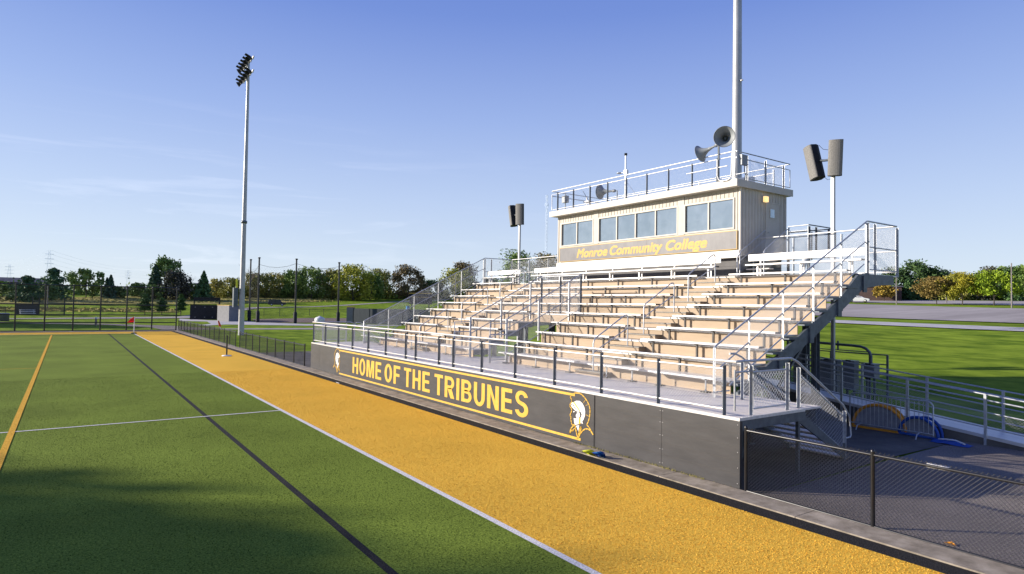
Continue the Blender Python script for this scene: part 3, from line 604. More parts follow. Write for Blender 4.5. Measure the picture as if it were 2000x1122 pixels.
q.build('sign_border', M['yellow2'], sgn)
q = MB(); q.box(BX0 - .0605, BX0 - .058, 19.675, 19.69, 5.87, 6.53); q.build('sign_seam', M['bracket'], sgn)
for wd_, a, b in (('Monroe', 24.42, 22.22), ('Community', 22.02, 18.78), ('College', 18.55, 16.42)): place_text(wd_, 'lettering', M['yellow2'], sgn, BX0 - .061, a, b, 6.0, 6.44, shear=.26, offset=0.0)
# door, lamp
q = MB(); q.box(22.95, 23.02, BY0 - .03, BY0, 5.62, 7.80); q.box(23.92, 23.99, BY0 - .03, BY0, 5.62, 7.80); q.box(22.95, 23.99, BY0 - .03, BY0, 7.80, 7.86); q.box(23.02, 23.92, BY0 - .022, BY0 - .001, 5.64, 7.80); d_ = pbuild(q, 'door', M['siding'])
q = MB(); q.box(23.22, 23.58, BY0 - .036, BY0 - .022, 7.20, 7.62); q.build('door_frame', M['siding'], d_)
q = MB(); q.box(23.26, 23.54, BY0 - .040, BY0 - .036, 7.24, 7.58); q.build('door_pane', M['glass'], d_)
q = MB(); q.tube([(23.1, BY0 - .07, 6.62), (23.2, BY0 - .07, 6.62)], .012); q.tube([(23.1, BY0 - .07, 6.62), (23.1, BY0 - .02, 6.62)], .012); q.build('handle', M['galv'], d_)
q = MB(); q.box(22.72, 22.98, BY0 - .05, BY0, 7.80, 8.06); lp = pbuild(q, 'wall_lamp', M['galv'])
q = MB(); q.box(22.74, 22.96, BY0 - .15, BY0 - .05, 7.82, 8.04); q.build('lens', M['lamp'], lp)
# roof guard
py_ = [14.95, 15.74, 16.97, 18.22, 19.46, 20.72, 21.96, 23.20, 24.45, 25.71]
def pbt(o): o.matrix_parent_inverse = Matrix.Translation(-Vector(pb.location)); return o
pbt(guard([(20.98, y) for y in py_[1:]], 8.50, .98, [(.93, .018), (.12, .018)], (.10, .93), M['alu'], pm=SHADED_POST, drop=.20, parent=pb, name='roof_guardrail', wr=.0009))
q = MB(); q.tube([(20.98, 14.88, 9.62), (20.98, 26.2, 9.62)], .024); q.tube([(20.98, 15.74, 9.43), (20.98, 14.9, 9.43), (20.98, 14.9, 8.62), (20.98, 15.74, 8.62)], .018); q.tube([(20.98, 25.7, 9.43), (20.98, 26.2, 9.43), (20.98, 26.2, 8.62), (20.98, 25.7, 8.62)], .018)
q.tube([(20.9, 17.2, 9.08), (20.9, 15.2, 9.08)], .02); pbuild(q, 'roof_rail', M['alu'])
pbt(guard([(21.63, 14.86), (22.87, 14.86), (24.15, 14.86)], 8.50, 1.0, [(1.11, .022), (.86, .02), (.12, .02)], (.10, .93), parent=pb, web='y', drop=.20, name='roof_guardrail'))
q = MB(); q.tube([(20.98, 14.86, 9.61), (24.65, 14.86, 9.61)], .022); q.tube([(24.1, 14.86, 9.36), (24.65, 14.86, 9.36), (24.65, 14.86, 8.62), (24.1, 14.86, 8.62)], .02); q.tube([(20.98, 14.86, 9.36), (21.63, 14.86, 9.36)], .02); pbuild(q, 'roof_rail', M['galv'])
pbt(guard([(24.65, 15.6), (24.65, 17.5), (24.65, 19.5), (24.65, 21.5), (24.65, 23.5), (24.65, 25.5)], 8.50, 1.0, [(1.11, .02), (.86, .018), (.12, .018)], (.10, .93), parent=pb, drop=.0, m=M['alu'], name='roof_guardrail'))
q = MB(); q.tube([(24.65, 14.86, 9.61), (24.65, 26.2, 9.61)], .022); q.tube([(20.98, 26.2, 9.61), (24.65, 26.2, 9.61)], .02); q.tube([(20.98, 26.2, 9.36), (24.65, 26.2, 9.36)], .02); pbuild(q, 'roof_rail', M['galv'])
# access stair and landing at the box's right side
ast = thing('access_stair', 'galvanised steel stair with chain-link guards climbing to the press box door', 'stairs', (21.0, 14.2, 4.7))
def abuild(q, n, m): o = q.build(n, m, ast); o.matrix_parent_inverse = Matrix.Translation(-Vector(ast.location)); return o
def atag(o): o.matrix_parent_inverse = Matrix.Translation(-Vector(ast.location)); return o
for i in range(5): q = MB(); q.box(21.1 + i * .29, 21.4 + i * .29, 13.72, 14.7, 4.84 + i * .18, 4.875 + i * .18); abuild(q, 'tread', M['deck'])
q = MB(); q.box(22.6, 24.5, 12.85, 14.85, 5.58, 5.63); abuild(q, 'landing', M['deck'])
q = MB()
for xx, yy in ((22.65, 12.9), (24.45, 12.9), (24.45, 14.8), (22.65, 14.8)): q.box(xx - .04, xx + .04, yy - .04, yy + .04, 0, 5.58)
abuild(q, 'leg', M['galvdark'])
for yy in (13.7, 14.72):
    q = MB(); q.tube([(21.03, yy, 4.75), (21.03, yy, 5.63), (21.1, yy, 5.72), (22.68, yy, 6.66), (22.68, yy, 5.7)], .02); q.tube([(21.03, yy, 5.35), (22.68, yy, 6.28)], .016); q.tube([(20.86, yy, 4.75), (20.86, yy, 5.45), (20.93, yy, 5.55), (21.05, yy, 5.6)], .02); abuild(q, 'handrail', M['galv'])
    o = chain((21.03, yy, 4.86), (1.65, 0, .93), (0, 0, .80)).build('chain_link', M['galv'], ast); atag(o)
atag(guard([(22.62, 12.88), (23.1, 12.88), (24.0, 12.88), (24.46, 12.88)], 5.60, 1.05, [(1.10, .022), (.90, .018), (.08, .018)], (.06, 1.0), web='y', parent=ast, name='landing_guard', pm=M['galvdark'], m=M['galvdark']))
atag(guard([(24.46, 12.88), (24.46, 13.8), (24.46, 14.8)], 5.60, 1.05, [(1.10, .022), (.90, .018), (.08, .018)], (.06, 1.0), parent=ast, name='landing_guard', pm=M['galvdark'], m=M['galvdark']))
atag(guard([(22.62, 12.88), (22.62, 13.7)], 5.60, 1.05, [(1.10, .022), (.90, .018), (.08, .018)], (.06, 1.0), parent=ast, name='landing_guard'))
q = MB(); q.bar((22.62, 12.9, 5.5), (20.9, 12.2, 4.7), .05, .2); abuild(q, 'side_beam', M['galv'])

# ---------------------------------------------------------------- loudspeakers, weather mast, poles
def horn(name, lab, mouth, apex, r, base, mat_=None):
    t = thing(name, lab, 'loudspeaker', mouth, 0, 'horn loudspeakers on the press box roof'); mouth = Vector(mouth); apex = Vector(apex); ax = apex - mouth; L = ax.length; ax.normalize(); O = Vector((0, 0, 0))
    q = MB(); pr = [(r * 1.0, 0), (r * 1.03, .012), (r, .02)] + [(r * (.11 + .87 * math.exp(-3.4 * i / 14) - .03 * i / 14), .02 + (L - .02) * i / 14) for i in range(1, 15)]
    q.lathe(pr, O, ax, 28); q.lathe([(a * .965, h + .004) for a, h in pr[2:]], O, ax, 28); q.build('bell', M['horn'], t)
    q = MB(); q.lathe([(0, -.02), (.07, 0), (.07, .14), (.035, .17), (0, .18)], ax * L, ax, 14); q.build('driver', M['box'], t)
    q = MB(); q.lathe([(0, L * .42), (.05, L * .46), (.075, L * .62), (.05, L * .8)], O, ax, 14); q.build('phase_plug', M['horn'], t)
    q = MB(); b = Vector(base) - mouth; e = ax * (L + .05); q.tube([e, (b.x, b.y, e.z), b], .022); q.tube([b, (b.x, b.y, 8.5 - mouth.z)], .025); q.build('mast', M['galvdark'], t)
    return t
horn('horn_speaker', 'round grey horn loudspeaker facing the viewer, highest one beside the tall steel pole', (20.75, 15.25, 10.21), (21.55, 15.75, 10.30), .40, (20.93, 15.62, 10.0))
horn('horn_speaker', 'grey horn loudspeaker seen from the side, pointing left, beside the tall steel pole', (20.9, 16.52, 9.79), (20.95, 15.82, 9.99), .35, (20.93, 15.66, 9.99))
horn('horn_speaker', 'grey horn loudspeaker behind the left half of the press box roof railing', (21.3, 22.85, 9.16), (21.45, 22.1, 9.12), .36, (21.5, 21.85, 9.1))
t = thing('junction_box', 'small grey box with cable fixed to the roof railing post beside the tall pole', 'electrical box', (21.4, 14.80, 9.2))
q = MB(); q.box(-.28, .1, -.09, .02, -.12, .28); q.build('case', M['box'], t)
q = MB(); q.tube([(-.05, -.05, -.12), (-.05, -.04, -.32), (.02, -.04, -.48), (.06, .02, -.66)], .018); q.build('cable', M['blk'], t)
t = thing('conduit', 'pale cable conduit looping along the roof edge below the horn speakers', 'conduit', (20.86, 15.6, 9.5))
q = MB(); q.tube([(0, .05, -.1), (0, .05, -.75), (0, -.02, -.92), (0, -.2, -1.0), (0, -.42, -1.0), (0, -.55, -.93), (0, -.6, -.78), (.02, -.6, .05)], .018); q.build('pipe', M['alu'], t)
t = thing('weather_station', 'slim weather mast with small sensors rising from the middle of the press box roof', 'weather station', (21.4, 21.2, 8.5))
q = MB(); q.tube([(0, 0, 0), (0, 0, 2.2)], .035); q.tube([(0, 0, 1.0), (.5, -.5, 0)], .008); q.build('mast', M['alu'], t)
q = MB(); q.lathe([(0, .0), (.07, .0), (.07, .1), (0, .12)], (0, 0, 2.18), (0, 0, 1), 10); q.build('sensor', M['blkmat'], t)
q = MB(); q.box(-.06, .06, -.12, .06, 1.3, 1.48); q.lathe([(0, 0), (.13, .02), (.13, .05), (0, .07)], (0, .42, 1.37), (0, 0, 1), 12); q.tube([(0, 0, 1.40), (0, .42, 1.40)], .02); q.tube([(0, 0, 1.2), (0, -.3, 1.25)], .02); q.build('sensor_arm', M['galv'], t)
t = thing('solar_panel', 'small tilted solar panel on the left half of the press box roof', 'solar panel', (21.6, 24.1, 8.5))
q = MB(); q.bar((-.1, .2, .9), (.1, -.02, .42), .5, .02); q.build('panel', M['blkmat'], t)
q = MB(); q.tube([(0, 0, 0), (0, .05, .6)], .02); q.box(-.2, .2, -.3, .1, .32, .36); q.build('stand', M['alu'], t)
t = thing('equipment_box', 'grey box on a post at the left end of the press box roof', 'electrical box', (21.4, 25.6, 8.5))
q = MB(); q.box(-.1, .1, -.17, .17, .48, .84); q.build('case', M['box'], t)
q = MB(); q.box(-.02, .02, -.02, .02, 0, .95); q.build('post', M['galvdark'], t)
t = thing('roof_tank', 'white plastic box lying on the right end of the press box roof', 'box', (23.2, 16.2, 8.5))
q = MB(); q.prism([(-1.0, 0), (.55, 0), (.55, .62), (.35, .62), (-1.0, .35)], 'y', -.3, .3); fixn(q.build('shell', M['white'], t))

def speaker_pole(x, y, ztop, lab, group, z0=0):
    t = thing('speaker_pole', lab, 'loudspeaker pole', (x, y, z0), 0, group)
    q = MB(); q.box(-.055, .055, -.055, .055, 0, ztop - z0); q.box(-.2, .2, -.2, .2, 0, .03); q.build('pole', M['pole'], t)
    for nm, c, tilt, az in (('cabinet', Vector((-.14, -.16, ztop + .60)), .04, R(205)), ('cabinet', Vector((-.10, .72, ztop + .58)), -.20, R(152))):
        q = MB(); w = .235; d = .15
        # cabinet with a bowed grille front (local -x) and flat back
        poly = [(-.06 - .10 * cos(a), w * sin(a)) for a in [R(v) for v in range(-90, 91, 18)]] + [(.02, w)]
        grille = MB(); grille.prism(poly[:11], 'z', -.63, .63); case = MB(); case.prism([(-.058, -w), (.16, -w * .95), (.30, -.13), (.30, .13), (.16, w * .95), (-.058, w)], 'z', -.635, .635)
        Mx = Matrix.Translation(c - Vector((0, 0, z0))) @ Matrix.Rotation(az - pi, 4, 'Z') @ Matrix.Rotation(-.10, 4, 'Y') @ Matrix.Rotation(tilt, 4, 'X')
        for b in (grille, case): b.v = [tuple(Mx @ Vector(p)) for p in b.v]
        k = fixn(case.build('cabinet', M['blkmat'], t)); fixn(grille.build('grille', M['grille'], k))
    q = MB(); zt = ztop - z0; q.tube([(0, 0, zt), (0, 0, zt + .7)], .035); q.tube([(0, .0, zt + .6), (-.03, .3, zt + .6), (-.06, .45, zt + .62)], .045); q.tube([(0, 0, zt + .6), (-.08, -.08, zt + .62)], .045); q.build('mount', M['galvdark'], t)
    q = MB(); q.tube([(-.05, .50, zt + 1.2), (-.03, .35, zt + 1.02), (0, .1, zt + .95), (0, 0, zt + .95)], .008); q.build('cable', M['blkmat'], t); q = MB(); q.tube([(-.05, .35, zt + .05), (0, .2, zt - .12), (0, .05, zt - .1), (0, 0, zt + .1)], .008); q.build('cable', M['blkmat'], t)
speaker_pole(22.45, 11.87, 8.36, 'pair of column loudspeakers on a steel pole behind the right end of the bleachers', 'column loudspeaker poles')
speaker_pole(22.45, 31.15, 8.45, 'pair of column loudspeakers on a steel pole behind the left end of the bleachers', 'column loudspeaker poles')

lp_ = thing('light_pole', 'very tall bare steel pole rising behind the press box, its top out of the picture', 'light pole', (26.5, 18.75, 0), 0, 'tall floodlight poles')
q = MB(); q.tube([(0, 0, 0), (0, 0, 28.5)], .28, 24, .16); q.build('pole', M['pole'], lp_)
q = MB(); q.lathe([(.045, 0), (.045, .1), (0, .12)], (-.05, -.25, 14.6), (-.1, -1, 0), 8); q.build('port', M['alu'], lp_)
def floods(parent, H):
    for j, zz in enumerate((H - .5, H - 1.9)):
        q = MB(); q.bar((0, -2.3, zz), (0, 2.3, zz), .12, .12); a = q.build('crossarm', M['alu'], parent)
        for i in range(5):
            y = -2.0 + i * 1.0; f = MB()
            ax = Vector((-.80, -.25 + .12 * i, -.58)).normalized()
            f.lathe([(0, -.05), (.13, 0), (.15, .2), (.28, .50), (.28, .53), (.24, .49), (.12, .25), (0, .23)], (-.18, y, zz - .12), ax, 16); f.build('floodlight', M['blkmat'], a)
            f = MB(); f.bar((-.15 + ax.x * .5, y - .28, zz + .03), (-.15 + ax.x * .5, y + .28, zz + .03), .55, .03, (.4, 0, 1)); f.build('visor', M['blkmat'], a)
            f = MB(); f.box(-.06, .06, y - .05, y + .05, zz - .2, zz); f.build('knuckle', M['alu'], a)
floods(lp_, 28.5)
lp2 = thing('light_pole', 'tall steel floodlight pole with dark lamps at its top, standing behind the low black fence', 'light pole', (14.86, 69.7, 0), 0, 'tall floodlight poles')
q = MB(); q.tube([(0, 0, 0), (0, 0, 4.2)], .29, 24, .27); q.build('pole_base', M['poleconc'], lp2)
q = MB(); q.tube([(0, 0, 4.2), (0, 0, 11.8)], .255, 24, .22); q.tube([(0, 0, 11.8), (0, 0, 28.6)], .22, 24, .13); q.build('pole', M['pole'], lp2)
q = MB(); q.lathe([(.22, 0), (.30, .02), (.30, .28), (.22, .3)], (0, 0, 11.6), (0, 0, 1), 20); q.build('collar', M['galvdark'], lp2)
floods(lp2, 29.0)
t = thing('control_cabinet', 'slim dark grey cabinet fixed to the left side of the far light pole', 'electrical box', (14.35, 69.9, 0))
q = MB(); q.box(-.32, .10, -.3, .3, 2.9, 4.9); q.build('case', M['galvdark'], t)
q = MB(); q.box(.10, .28, -.05, .05, 3.2, 3.3); q.build('bracket', M['galvdark'], t)

# ---------------------------------------------------------------- fences
def fence(name, lab, x0, y0, x1, y1, n, h, r=.030, rails=(1.0, .04), wires=.072, wr=.0024, group=None, z0=0.0, wm=None, extra=()):
    t = thing(name, lab, 'fence', (x0, y0, z0), 0, group); D = Vector((x1 - x0, y1 - y0, 0))
    for i in range(n + 1):
        p = D * (i / n); q = MB(); q.tube([(p.x, p.y, -.05), (p.x, p.y, h + .03)], r, 10); q.lathe([(r * 1.1, 0), (r * 1.1, .02), (r * .6, .045), (0, .05)], (p.x, p.y, h + .03), (0, 0, 1), 10); q.build('post', M['blk'], t)
    for f in rails:
        q = MB(); q.tube([(0, 0, h * f), (D.x, D.y, h * f)], r * .72, 8); q.build('rail', M['blk'], t)
    c = chain((0, 0, .03), D, (0, 0, h + .01), wires, wr); c.build('chain_link', wm or M['blk'], t)
    return t
fence('chain_link_fence', 'black chain-link fence in the near right corner, beside the dark asphalt', 10.74, 7.36, 10.80, -6.6, 6, 1.19, .034, (.985, .02), .066, .0036, 'low black chain-link fences')
_nf = bpy.data.objects['chain_link_fence']; q = MB(); s_ = .066; k1 = int(8.6 / (s_ / 2)); k2 = int(1.17 / (s_ / 2)); r_ = .0052
for i in range(k1):
    for j in range(k2 + 1):
        if (i + j) % 2 == 0:
            f = i * s_ / 2; c = Vector((.06 * f / 13.96, -f, .03 + j * s_ / 2)); q.add([c + Vector(d) * r_ for d in ((1.4, 0, 0), (-1.4, 0, 0), (0, 1, 0), (0, -1, 0), (0, 0, 1.2), (0, 0, -1.2))], [(0, 2, 4), (2, 1, 4), (1, 3, 4), (3, 0, 4), (2, 0, 5), (1, 2, 5), (3, 1, 5), (0, 3, 5)], True)
q.build('knuckles', M['blkgloss'], _nf)
t = thing('fence_coupling', 'silver rail coupling clamped on the near black fence top rail', 'clamp', (10.775, 4.1, 1.172))
q = MB(); q.lathe([(.026, -.15), (.036, -.15), (.036, -.01), (.030, 0), (.036, .01), (.036, .15), (.026, .15)], (0, 0, 0), (0, 1, 0), 12); q.build('sleeve', M['alu'], t)
fence('chain_link_fence', 'low black chain-link fence between the bleachers and the gate opening at the far light pole', 10.72, 34.8, 10.72, 50.6, 8, 1.17, .035, (.985, .04), .09, .003, 'low black chain-link fences')
fence('chain_link_fence', 'low black chain-link fence past the gate opening, running to the far corner of the field', 10.72, 52.0, 10.72, 82.4, 14, 1.17, .035, (.985, .04), .12, .0034, 'low black chain-link fences')
fence('tall_fence', 'tall black chain-link fence across the far end of the field', 10.45, 82.4, -28.9, 83.8, 16, 4.95, .075, (.995, .58, .36, .19, .01), .22, .004)
fence('outfield_fence', 'low black fence far away in front of the grass slope, left of the baseball wall', 24, 138, 62, 146, 11, 1.9, .05, (1.0,), .3, .006, z0=.1)
fence('outfield_fence', 'low black fence far to the left beyond the field, near the practice goals', -42, 142, -9, 147, 8, 1.7, .05, (1.0, .3), .3, .006, z0=.1)

# ---------------------------------------------------------------- near small things
t = thing('corner_flag', 'small red corner flag on a white stake at the far corner of the field', 'flag', (5.78, 75.9, 0), .5)
q = MB(); q.tube([(0, 0, 0), (0, 0, 1.75)], .045, 8); q.build('stake', M['white'], t)
q = MB(); q.prism([(0, 1.75), (-.75, 1.15), (-.45, 1.5), (0, 1.2)], 'y', -.01, .01); fixn(q.build('flag', M['red'], t))
q = MB(); q.lathe([(0, 0), (.28, 0), (.22, .1), (0, .12)], (0, 0, 0), (0, 0, 1), 12); q.build('base', M['blkmat'], t)
t = thing('marker_post', 'thin black post on a flat white base standing on the gold sideline', 'post', (8.43, 43.4, 0))
q = MB(); q.tube([(0, 0, 0), (0, 0, 1.32)], .045, 8); q.build('post', M['blk'], t)
q = MB(); q.lathe([(0, .0), (.30, .0), (.27, .05), (.05, .07), (0, .07)], (0, 0, .005), (0, 0, 1), 16); q.build('base', M['white'], t)
t = thing('orange_pennant', 'orange pennant leaning beyond the low black fence, left of the light pole', 'flag', (15.98, 87.0, 0))
q = MB(); q.prism([(-.08, .25), (.22, .25), (-.08, .98), (-.26, 1.02)], 'y', -.03, .03); fixn(q.build('cloth', M['orange'], t))
q = MB(); q.tube([(.1, 0, 0), (-.26, 0, 1.06)], .03, 6); q.build('stick', M['white'], t)
def disc_cone(x, y, lab, m, m2):
    t = thing('field_disc', lab, 'training disc', (x, y, .01), 0, 'training discs on the black strip'); prev = None
    for i in range(5):
        q = MB(); c = Matrix.Rotation(.5 + .12 * i, 4, 'Y')
        q.lathe([(.10, 0), (.098, .006), (.045, .05), (.03, .055), (.03, .05), (.09, .0)], (0, 0, 0), (0, 0, 1), 20); q.v = [tuple(Matrix.Translation((.03 * i, -.02 * i, .09)) @ c @ Vector(p)) for p in q.v]
        q.build('disc', m if i % 2 == 0 else m2, t)
disc_cone(9.98, 11.08, 'yellow stack of flat training discs lying on the black strip', M['lime'], M['lime'])
disc_cone(10.06, 10.82, 'blue stack of flat training discs beside the yellow one', M['blue'], M['cyan'])
for i, (x, y, l) in enumerate(((9.75, 26.9, 'white pencil-like scrap on the black strip near the left emblem'),)):
    t = thing('litter', l, 'litter', (x, y, .01)); q = MB(); q.bar((0, -.18, .01), (0, .18, .015), .03, .01); q.build('scrap', M['white'], t)
t = thing('dry_leaf', 'curled orange dry leaf caught at the foot of the near black fence', 'leaf', (10.98, 4.02, .012))
q = MB(); q.add([(0, -.08, 0), (.05, 0, .03), (0, .09, 0), (-.05, 0, .035), (0, 0, .0)], [(0, 1, 4), (1, 2, 4), (2, 3, 4), (3, 0, 4)]); q.build('blade', M['amber'], t)
# weeds at the foot of the wall
rng = np.random.default_rng(5); q = MB()
for i in range(700):
    y = rng.choice([rng.uniform(8.3, 12.3), rng.uniform(7.6, 33)], p=[.75, .25]); x = 10.715 - abs(rng.normal(0, .03)); a = rng.uniform(0, 6.28); l = rng.uniform(.02, .07); w = .004
    q.add([(x - w * cos(a), y - w * sin(a), .025), (x + w * cos(a), y + w * sin(a), .025), (x + rng.normal(0, .02), y + rng.normal(0, .02), .025 + l)], [(0, 1, 2)])
tag(q.build('weeds', M['meadow']), 'sparse dry weeds growing along the foot of the dark wall', 'weeds', kind='stuff')

# ---------------------------------------------------------------- behind the right end: ramp, barricade, goals, cabinets
t = thing('wheelchair_ramp', 'grey aluminium wheelchair ramp with pipe railings behind the right end of the bleachers', 'ramp', (20.0, 6, 0))
def rb(q, n, m, par=None): o = q.build(n, m, par or t); o.matrix_parent_inverse = Matrix.Translation(-Vector(t.location)) if par is None else Matrix.Identity(4); return o
rz_ = lambda y: max(.03, .06 + (y - 4.5) * .105) if y < 13 else .95
ysr = [-3, 4.5, 13, 16]
q = MB()
for a, b in zip(ysr[:-1], ysr[1:]): q.add([(20.0, a, rz_(a)), (21.3, a, rz_(a)), (21.3, b, rz_(b)), (20.0, b, rz_(b)), (20.0, a, rz_(a) - .09), (21.3, a, rz_(a) - .09), (21.3, b, rz_(b) - .09), (20.0, b, rz_(b) - .09)], [(0, 1, 2, 3), (7, 6, 5, 4), (0, 3, 7, 4), (1, 5, 6, 2)])
rb(q, 'ramp_deck', M['alu'])
q = MB(); q.prism([(-3, -.02), (-3, .0), (4.5, .02), (12.9, .86), (12.9, .0)], 'x', 20.02, 20.06); fixn(rb(q, 'ramp_curb', M['slab']))
for xx in (20.0, 21.3):
    for h, r_ in ((1.07, .022), (.92, .022), (.60, .018), (.20, .018)):
        q = MB(); q.tube([(xx, a, rz_(a) + h) for a in (-3, 4.5, 13, 16)], r_); rb(q, 'ramp_rail', M['galv'])
    for yy in [-1.0, .9, 2.8, 4.6, 6.5, 8.4, 10.3, 12.2, 14.2, 16.0]:
        q = MB(); q.box(xx - .03, xx + .03, yy - .03, yy + .03, 0, rz_(yy) + 1.07); rb(q, 'ramp_post', M['galv'])
    for a, b in ((-3, 4.5), (4.5, 13)): c = chain((xx, a, rz_(a) + .18), (0, b - a, rz_(b) - rz_(a)), (0, 0, .42), .075, .002); rb(c, 'chain_link', M['galv'])
t = thing('crowd_barrier', 'grey steel crowd barrier standing in front of the ramp and behind the pop-up goals', 'barrier', (19.40, 8.62, 0))
q = MB(); L = 1.12; q.tube([(0, -L, .12), (0, -L, .95), (0, -L + .06, 1.02), (0, -L + .14, 1.05), (0, L - .14, 1.05), (0, L - .06, 1.02), (0, L, .95), (0, L, .12)], .02); q.tube([(0, -L, .16), (0, L, .16)], .018); q.build('frame', M['galv'], t)
q = MB()
for i in range(1, 19): q.tube([(0, -L + 2 * L * i / 19, .16), (0, -L + 2 * L * i / 19, 1.05)], .008, 5)
q.build('bars', M['galv'], t)
for yy in (-.8, .8): q = MB(); q.tube([(-.3, yy, 0), (-.22, yy, .13), (0, yy, .17), (.22, yy, .13), (.3, yy, 0)], .018); q.build('foot', M['galv'], t)
def popgoal(x, y, w, h, rim, lab, rz):
    t = thing('popup_goal', lab, 'pop-up goal', (x, y, 0), rz, 'pop-up goals leaning by the ramp')
    arc_ = [(0, w * cos(R(a)), max(0.02, .04 + h * sin(R(a)))) for a in range(-8, 189, 8)]
    q = MB(); q.tube(arc_ + [arc_[0]], .045, 8); q.build('rim', rim, t)
    q = MB(); n = len(arc_); inner = [(0.0, p[1] * .93, p[2] * .93 + .03) for p in arc_]; q.add(inner + [(.10, 0, h * .4)], [(i, (i + 1) % n, n) for i in range(n)], True); q.build('net', M['greynet'], t)
    q = MB(); back = [(.30 + .1 * sin(R(a)), w * .9 * cos(R(a)), max(.02, h * 1.02 * sin(R(a)))) for a in range(0, 181, 9)]; q.tube(back, .04, 8); q.build('back_hoop', M['blue'] if rim is M['blue'] else M['amber'], t)
    q = MB(); q.add(arc_[1:-1:1] + [(.30, 0, .06)], [(i, i + 1, len(arc_) - 2) for i in range(len(arc_) - 3)]); 
    return t
popgoal(19.62, 9.02, .72, .70, M['amber'], 'folded pop-up goal with a yellow rim leaning in front of the barrier', R(4))
popgoal(19.60, 7.95, .52, .50, M['blue'], 'folded pop-up goal with a blue rim, right of the yellow one', R(-6))
t = thing('blue_tarp', 'crumpled blue tarp lying flat on the pavement right of the pop-up goals', 'tarp', (19.35, 7.05, 0))
q = MB(); g = []; nx, ny = 9, 15
for j in range(ny):
    for i in range(nx):
        u = i / (nx - 1) * 2 - 1; v = j / (ny - 1) * 2 - 1; e = max(0, 1 - (u * u + v * v) * .8)
        g.append((u * .26 * (1 - .25 * abs(v)), v * .46, .012 + e * (.06 + .035 * sin(5 * u + 2 * v) + .03 * cos(7 * v + u))))
q.add(g, [(j * nx + i, j * nx + i + 1, (j + 1) * nx + i + 1, (j + 1) * nx + i) for j in range(ny - 1) for i in range(nx - 1)], True); q.build('sheet', M['blue'], t)
q = MB(); q.tube([(-.12, -.35, .07), (-.02, -.1, .115), (-.04, .12, .11), (.03, .32, .07)], .02, 6); q.build('strap', M['white'], t)
def cabinet(x, y, w, z0, z1, lab, post=False, d=.35):
    t = thing('utility_cabinet', lab, 'utility cabinet', (x, y, 0), 0, 'utility cabinets behind the bleachers')
    q = MB(); q.box(-d / 2, d / 2, -w / 2, w / 2, z0, z1); q.box(-d / 2 - .02, d / 2 + .02, -w / 2 - .02, w / 2 + .02, z1, z1 + .03); c = q.build('case', M['box'], t)
    q = MB(); q.box(-d / 2 - .012, -d / 2, -w / 2 + .03, w / 2 - .03, z0 + .04, z1 - .04); q.build('door', M['box'], c)
    for zz in (z0, z1): q = MB(); q.box(-d / 2 - .03, -d / 2 - .012, -w * .22, w * .22, zz - .035 if zz == z0 else zz + .0, zz + .03 if zz == z0 else zz + .05); q.build('latch', M['blkmat'], c)
    if z0 > .2:
        for yy in (-w * .3, w * .3): q = MB(); q.box(-.04, .04, yy - .03, yy + .03, 0, z0); q.build('leg', M['galvdark'], t)
cabinet(24.0, 13.95, .50, .5, 1.88, 'tall grey utility cabinet, leftmost, right beside the bleacher column')
cabinet(24.0, 12.78, .66, .1, 1.60, 'widest grey utility cabinet just right of the bleacher column')
cabinet(24.0, 12.02, .42, .6, 1.62, 'small grey utility cabinet between two others under the pipe bend')
cabinet(24.0, 11.30, .42, 1.08, 1.56, 'pale grey utility box under the end of the bent pipe, rightmost', d=.4)
t = thing('pipe_frame', 'dark pipe rising behind the cabinets and bending down into the rightmost one', 'pipe', (24.1, 12, 0))
q = MB(); q.tube([(0, 3.2, 2.28), (0, 0, 2.20), (0, -.30, 2.18), (0, -.48, 2.12), (0, -.60, 2.0), (0, -.66, 1.85), (0, -.66, 1.58)], .05, 10); q.tube([(0, .55, 2.0), (0, .55, 2.35)], .035); q.build('pipe', M['galvdark'], t)
t = thing('cabinet_rack', 'dark steel rack of posts and thin rails carrying the utility cabinets', 'rack', (24.25, 12, 0))
for yy in (2.6, 1.55, .9, -.55, -1.16): q = MB(); q.box(-.03, .03, yy - .03, yy + .03, 0, 1.92 if yy != -.55 else 2.0); q.build('post', M['galvdark'], t)
for zz in (1.90, 1.55, 1.25): q = MB(); q.box(-.025, .025, -1.16, 2.6, zz, zz + .04); q.build('rail', M['galvdark'], t)
q = MB(); q.box(-.025, .025, -.55, 2.6, 1.98, 2.01); q.build('rail', M['galvdark'], t)

# ---------------------------------------------------------------- middle distance
t = thing('batting_board', 'black padded board under an open black frame, left of the grey dugout wall', 'batting cage', (21.1, 129.3, 0), R(-8))
q = MB(); q.box(-2.45, 2.3, -.1, .1, 0, 2.75); b_ = q.build('board', M['blkmat'], t)
for xx in (-1.6, 0, 1.3):
    for zz in (.45, 2.3): q = MB(); q.box(xx - .1, xx + .1, -.13, -.1, zz - .07, zz + .07); q.build('bolt_plate', M['greyboard'], b_)
q = MB()
for xx in (-1.8, 2.5): q.box(xx - .1, xx + .1, -.1 + .3, .1 + .3, 0, 4.1); q.box(xx - .07, xx + .07, 3.2, 3.35, 0, 4.1)
q.box(-1.8, 2.5, .2, .4, 3.95, 4.15); q.build('frame', M['blkmat'], t)
q = MB(); q.add([(-1.7 + 4.1 * i / 12, .3, 3.95 - (0 if j == 0 else .25 + .28 * abs(sin(i * 1.3)))) for j in (0, 1) for i in range(13)], [(i, i + 1, i + 14, i + 13) for i in range(12)]); q.build('bunched_net', M['blkmat'], t)
t = thing('dugout', 'grey board dugout box with a yellow cap, left of the far light pole', 'dugout', (21.7, 120.6, 0))
q = MB(); q.prism([(0, 0), (1.2, -3.6), (4.3, .2), (3.4, 4.6)], 'z', 0, 2.75); o = fixn(q.build('wall', M['greyboard'], t))
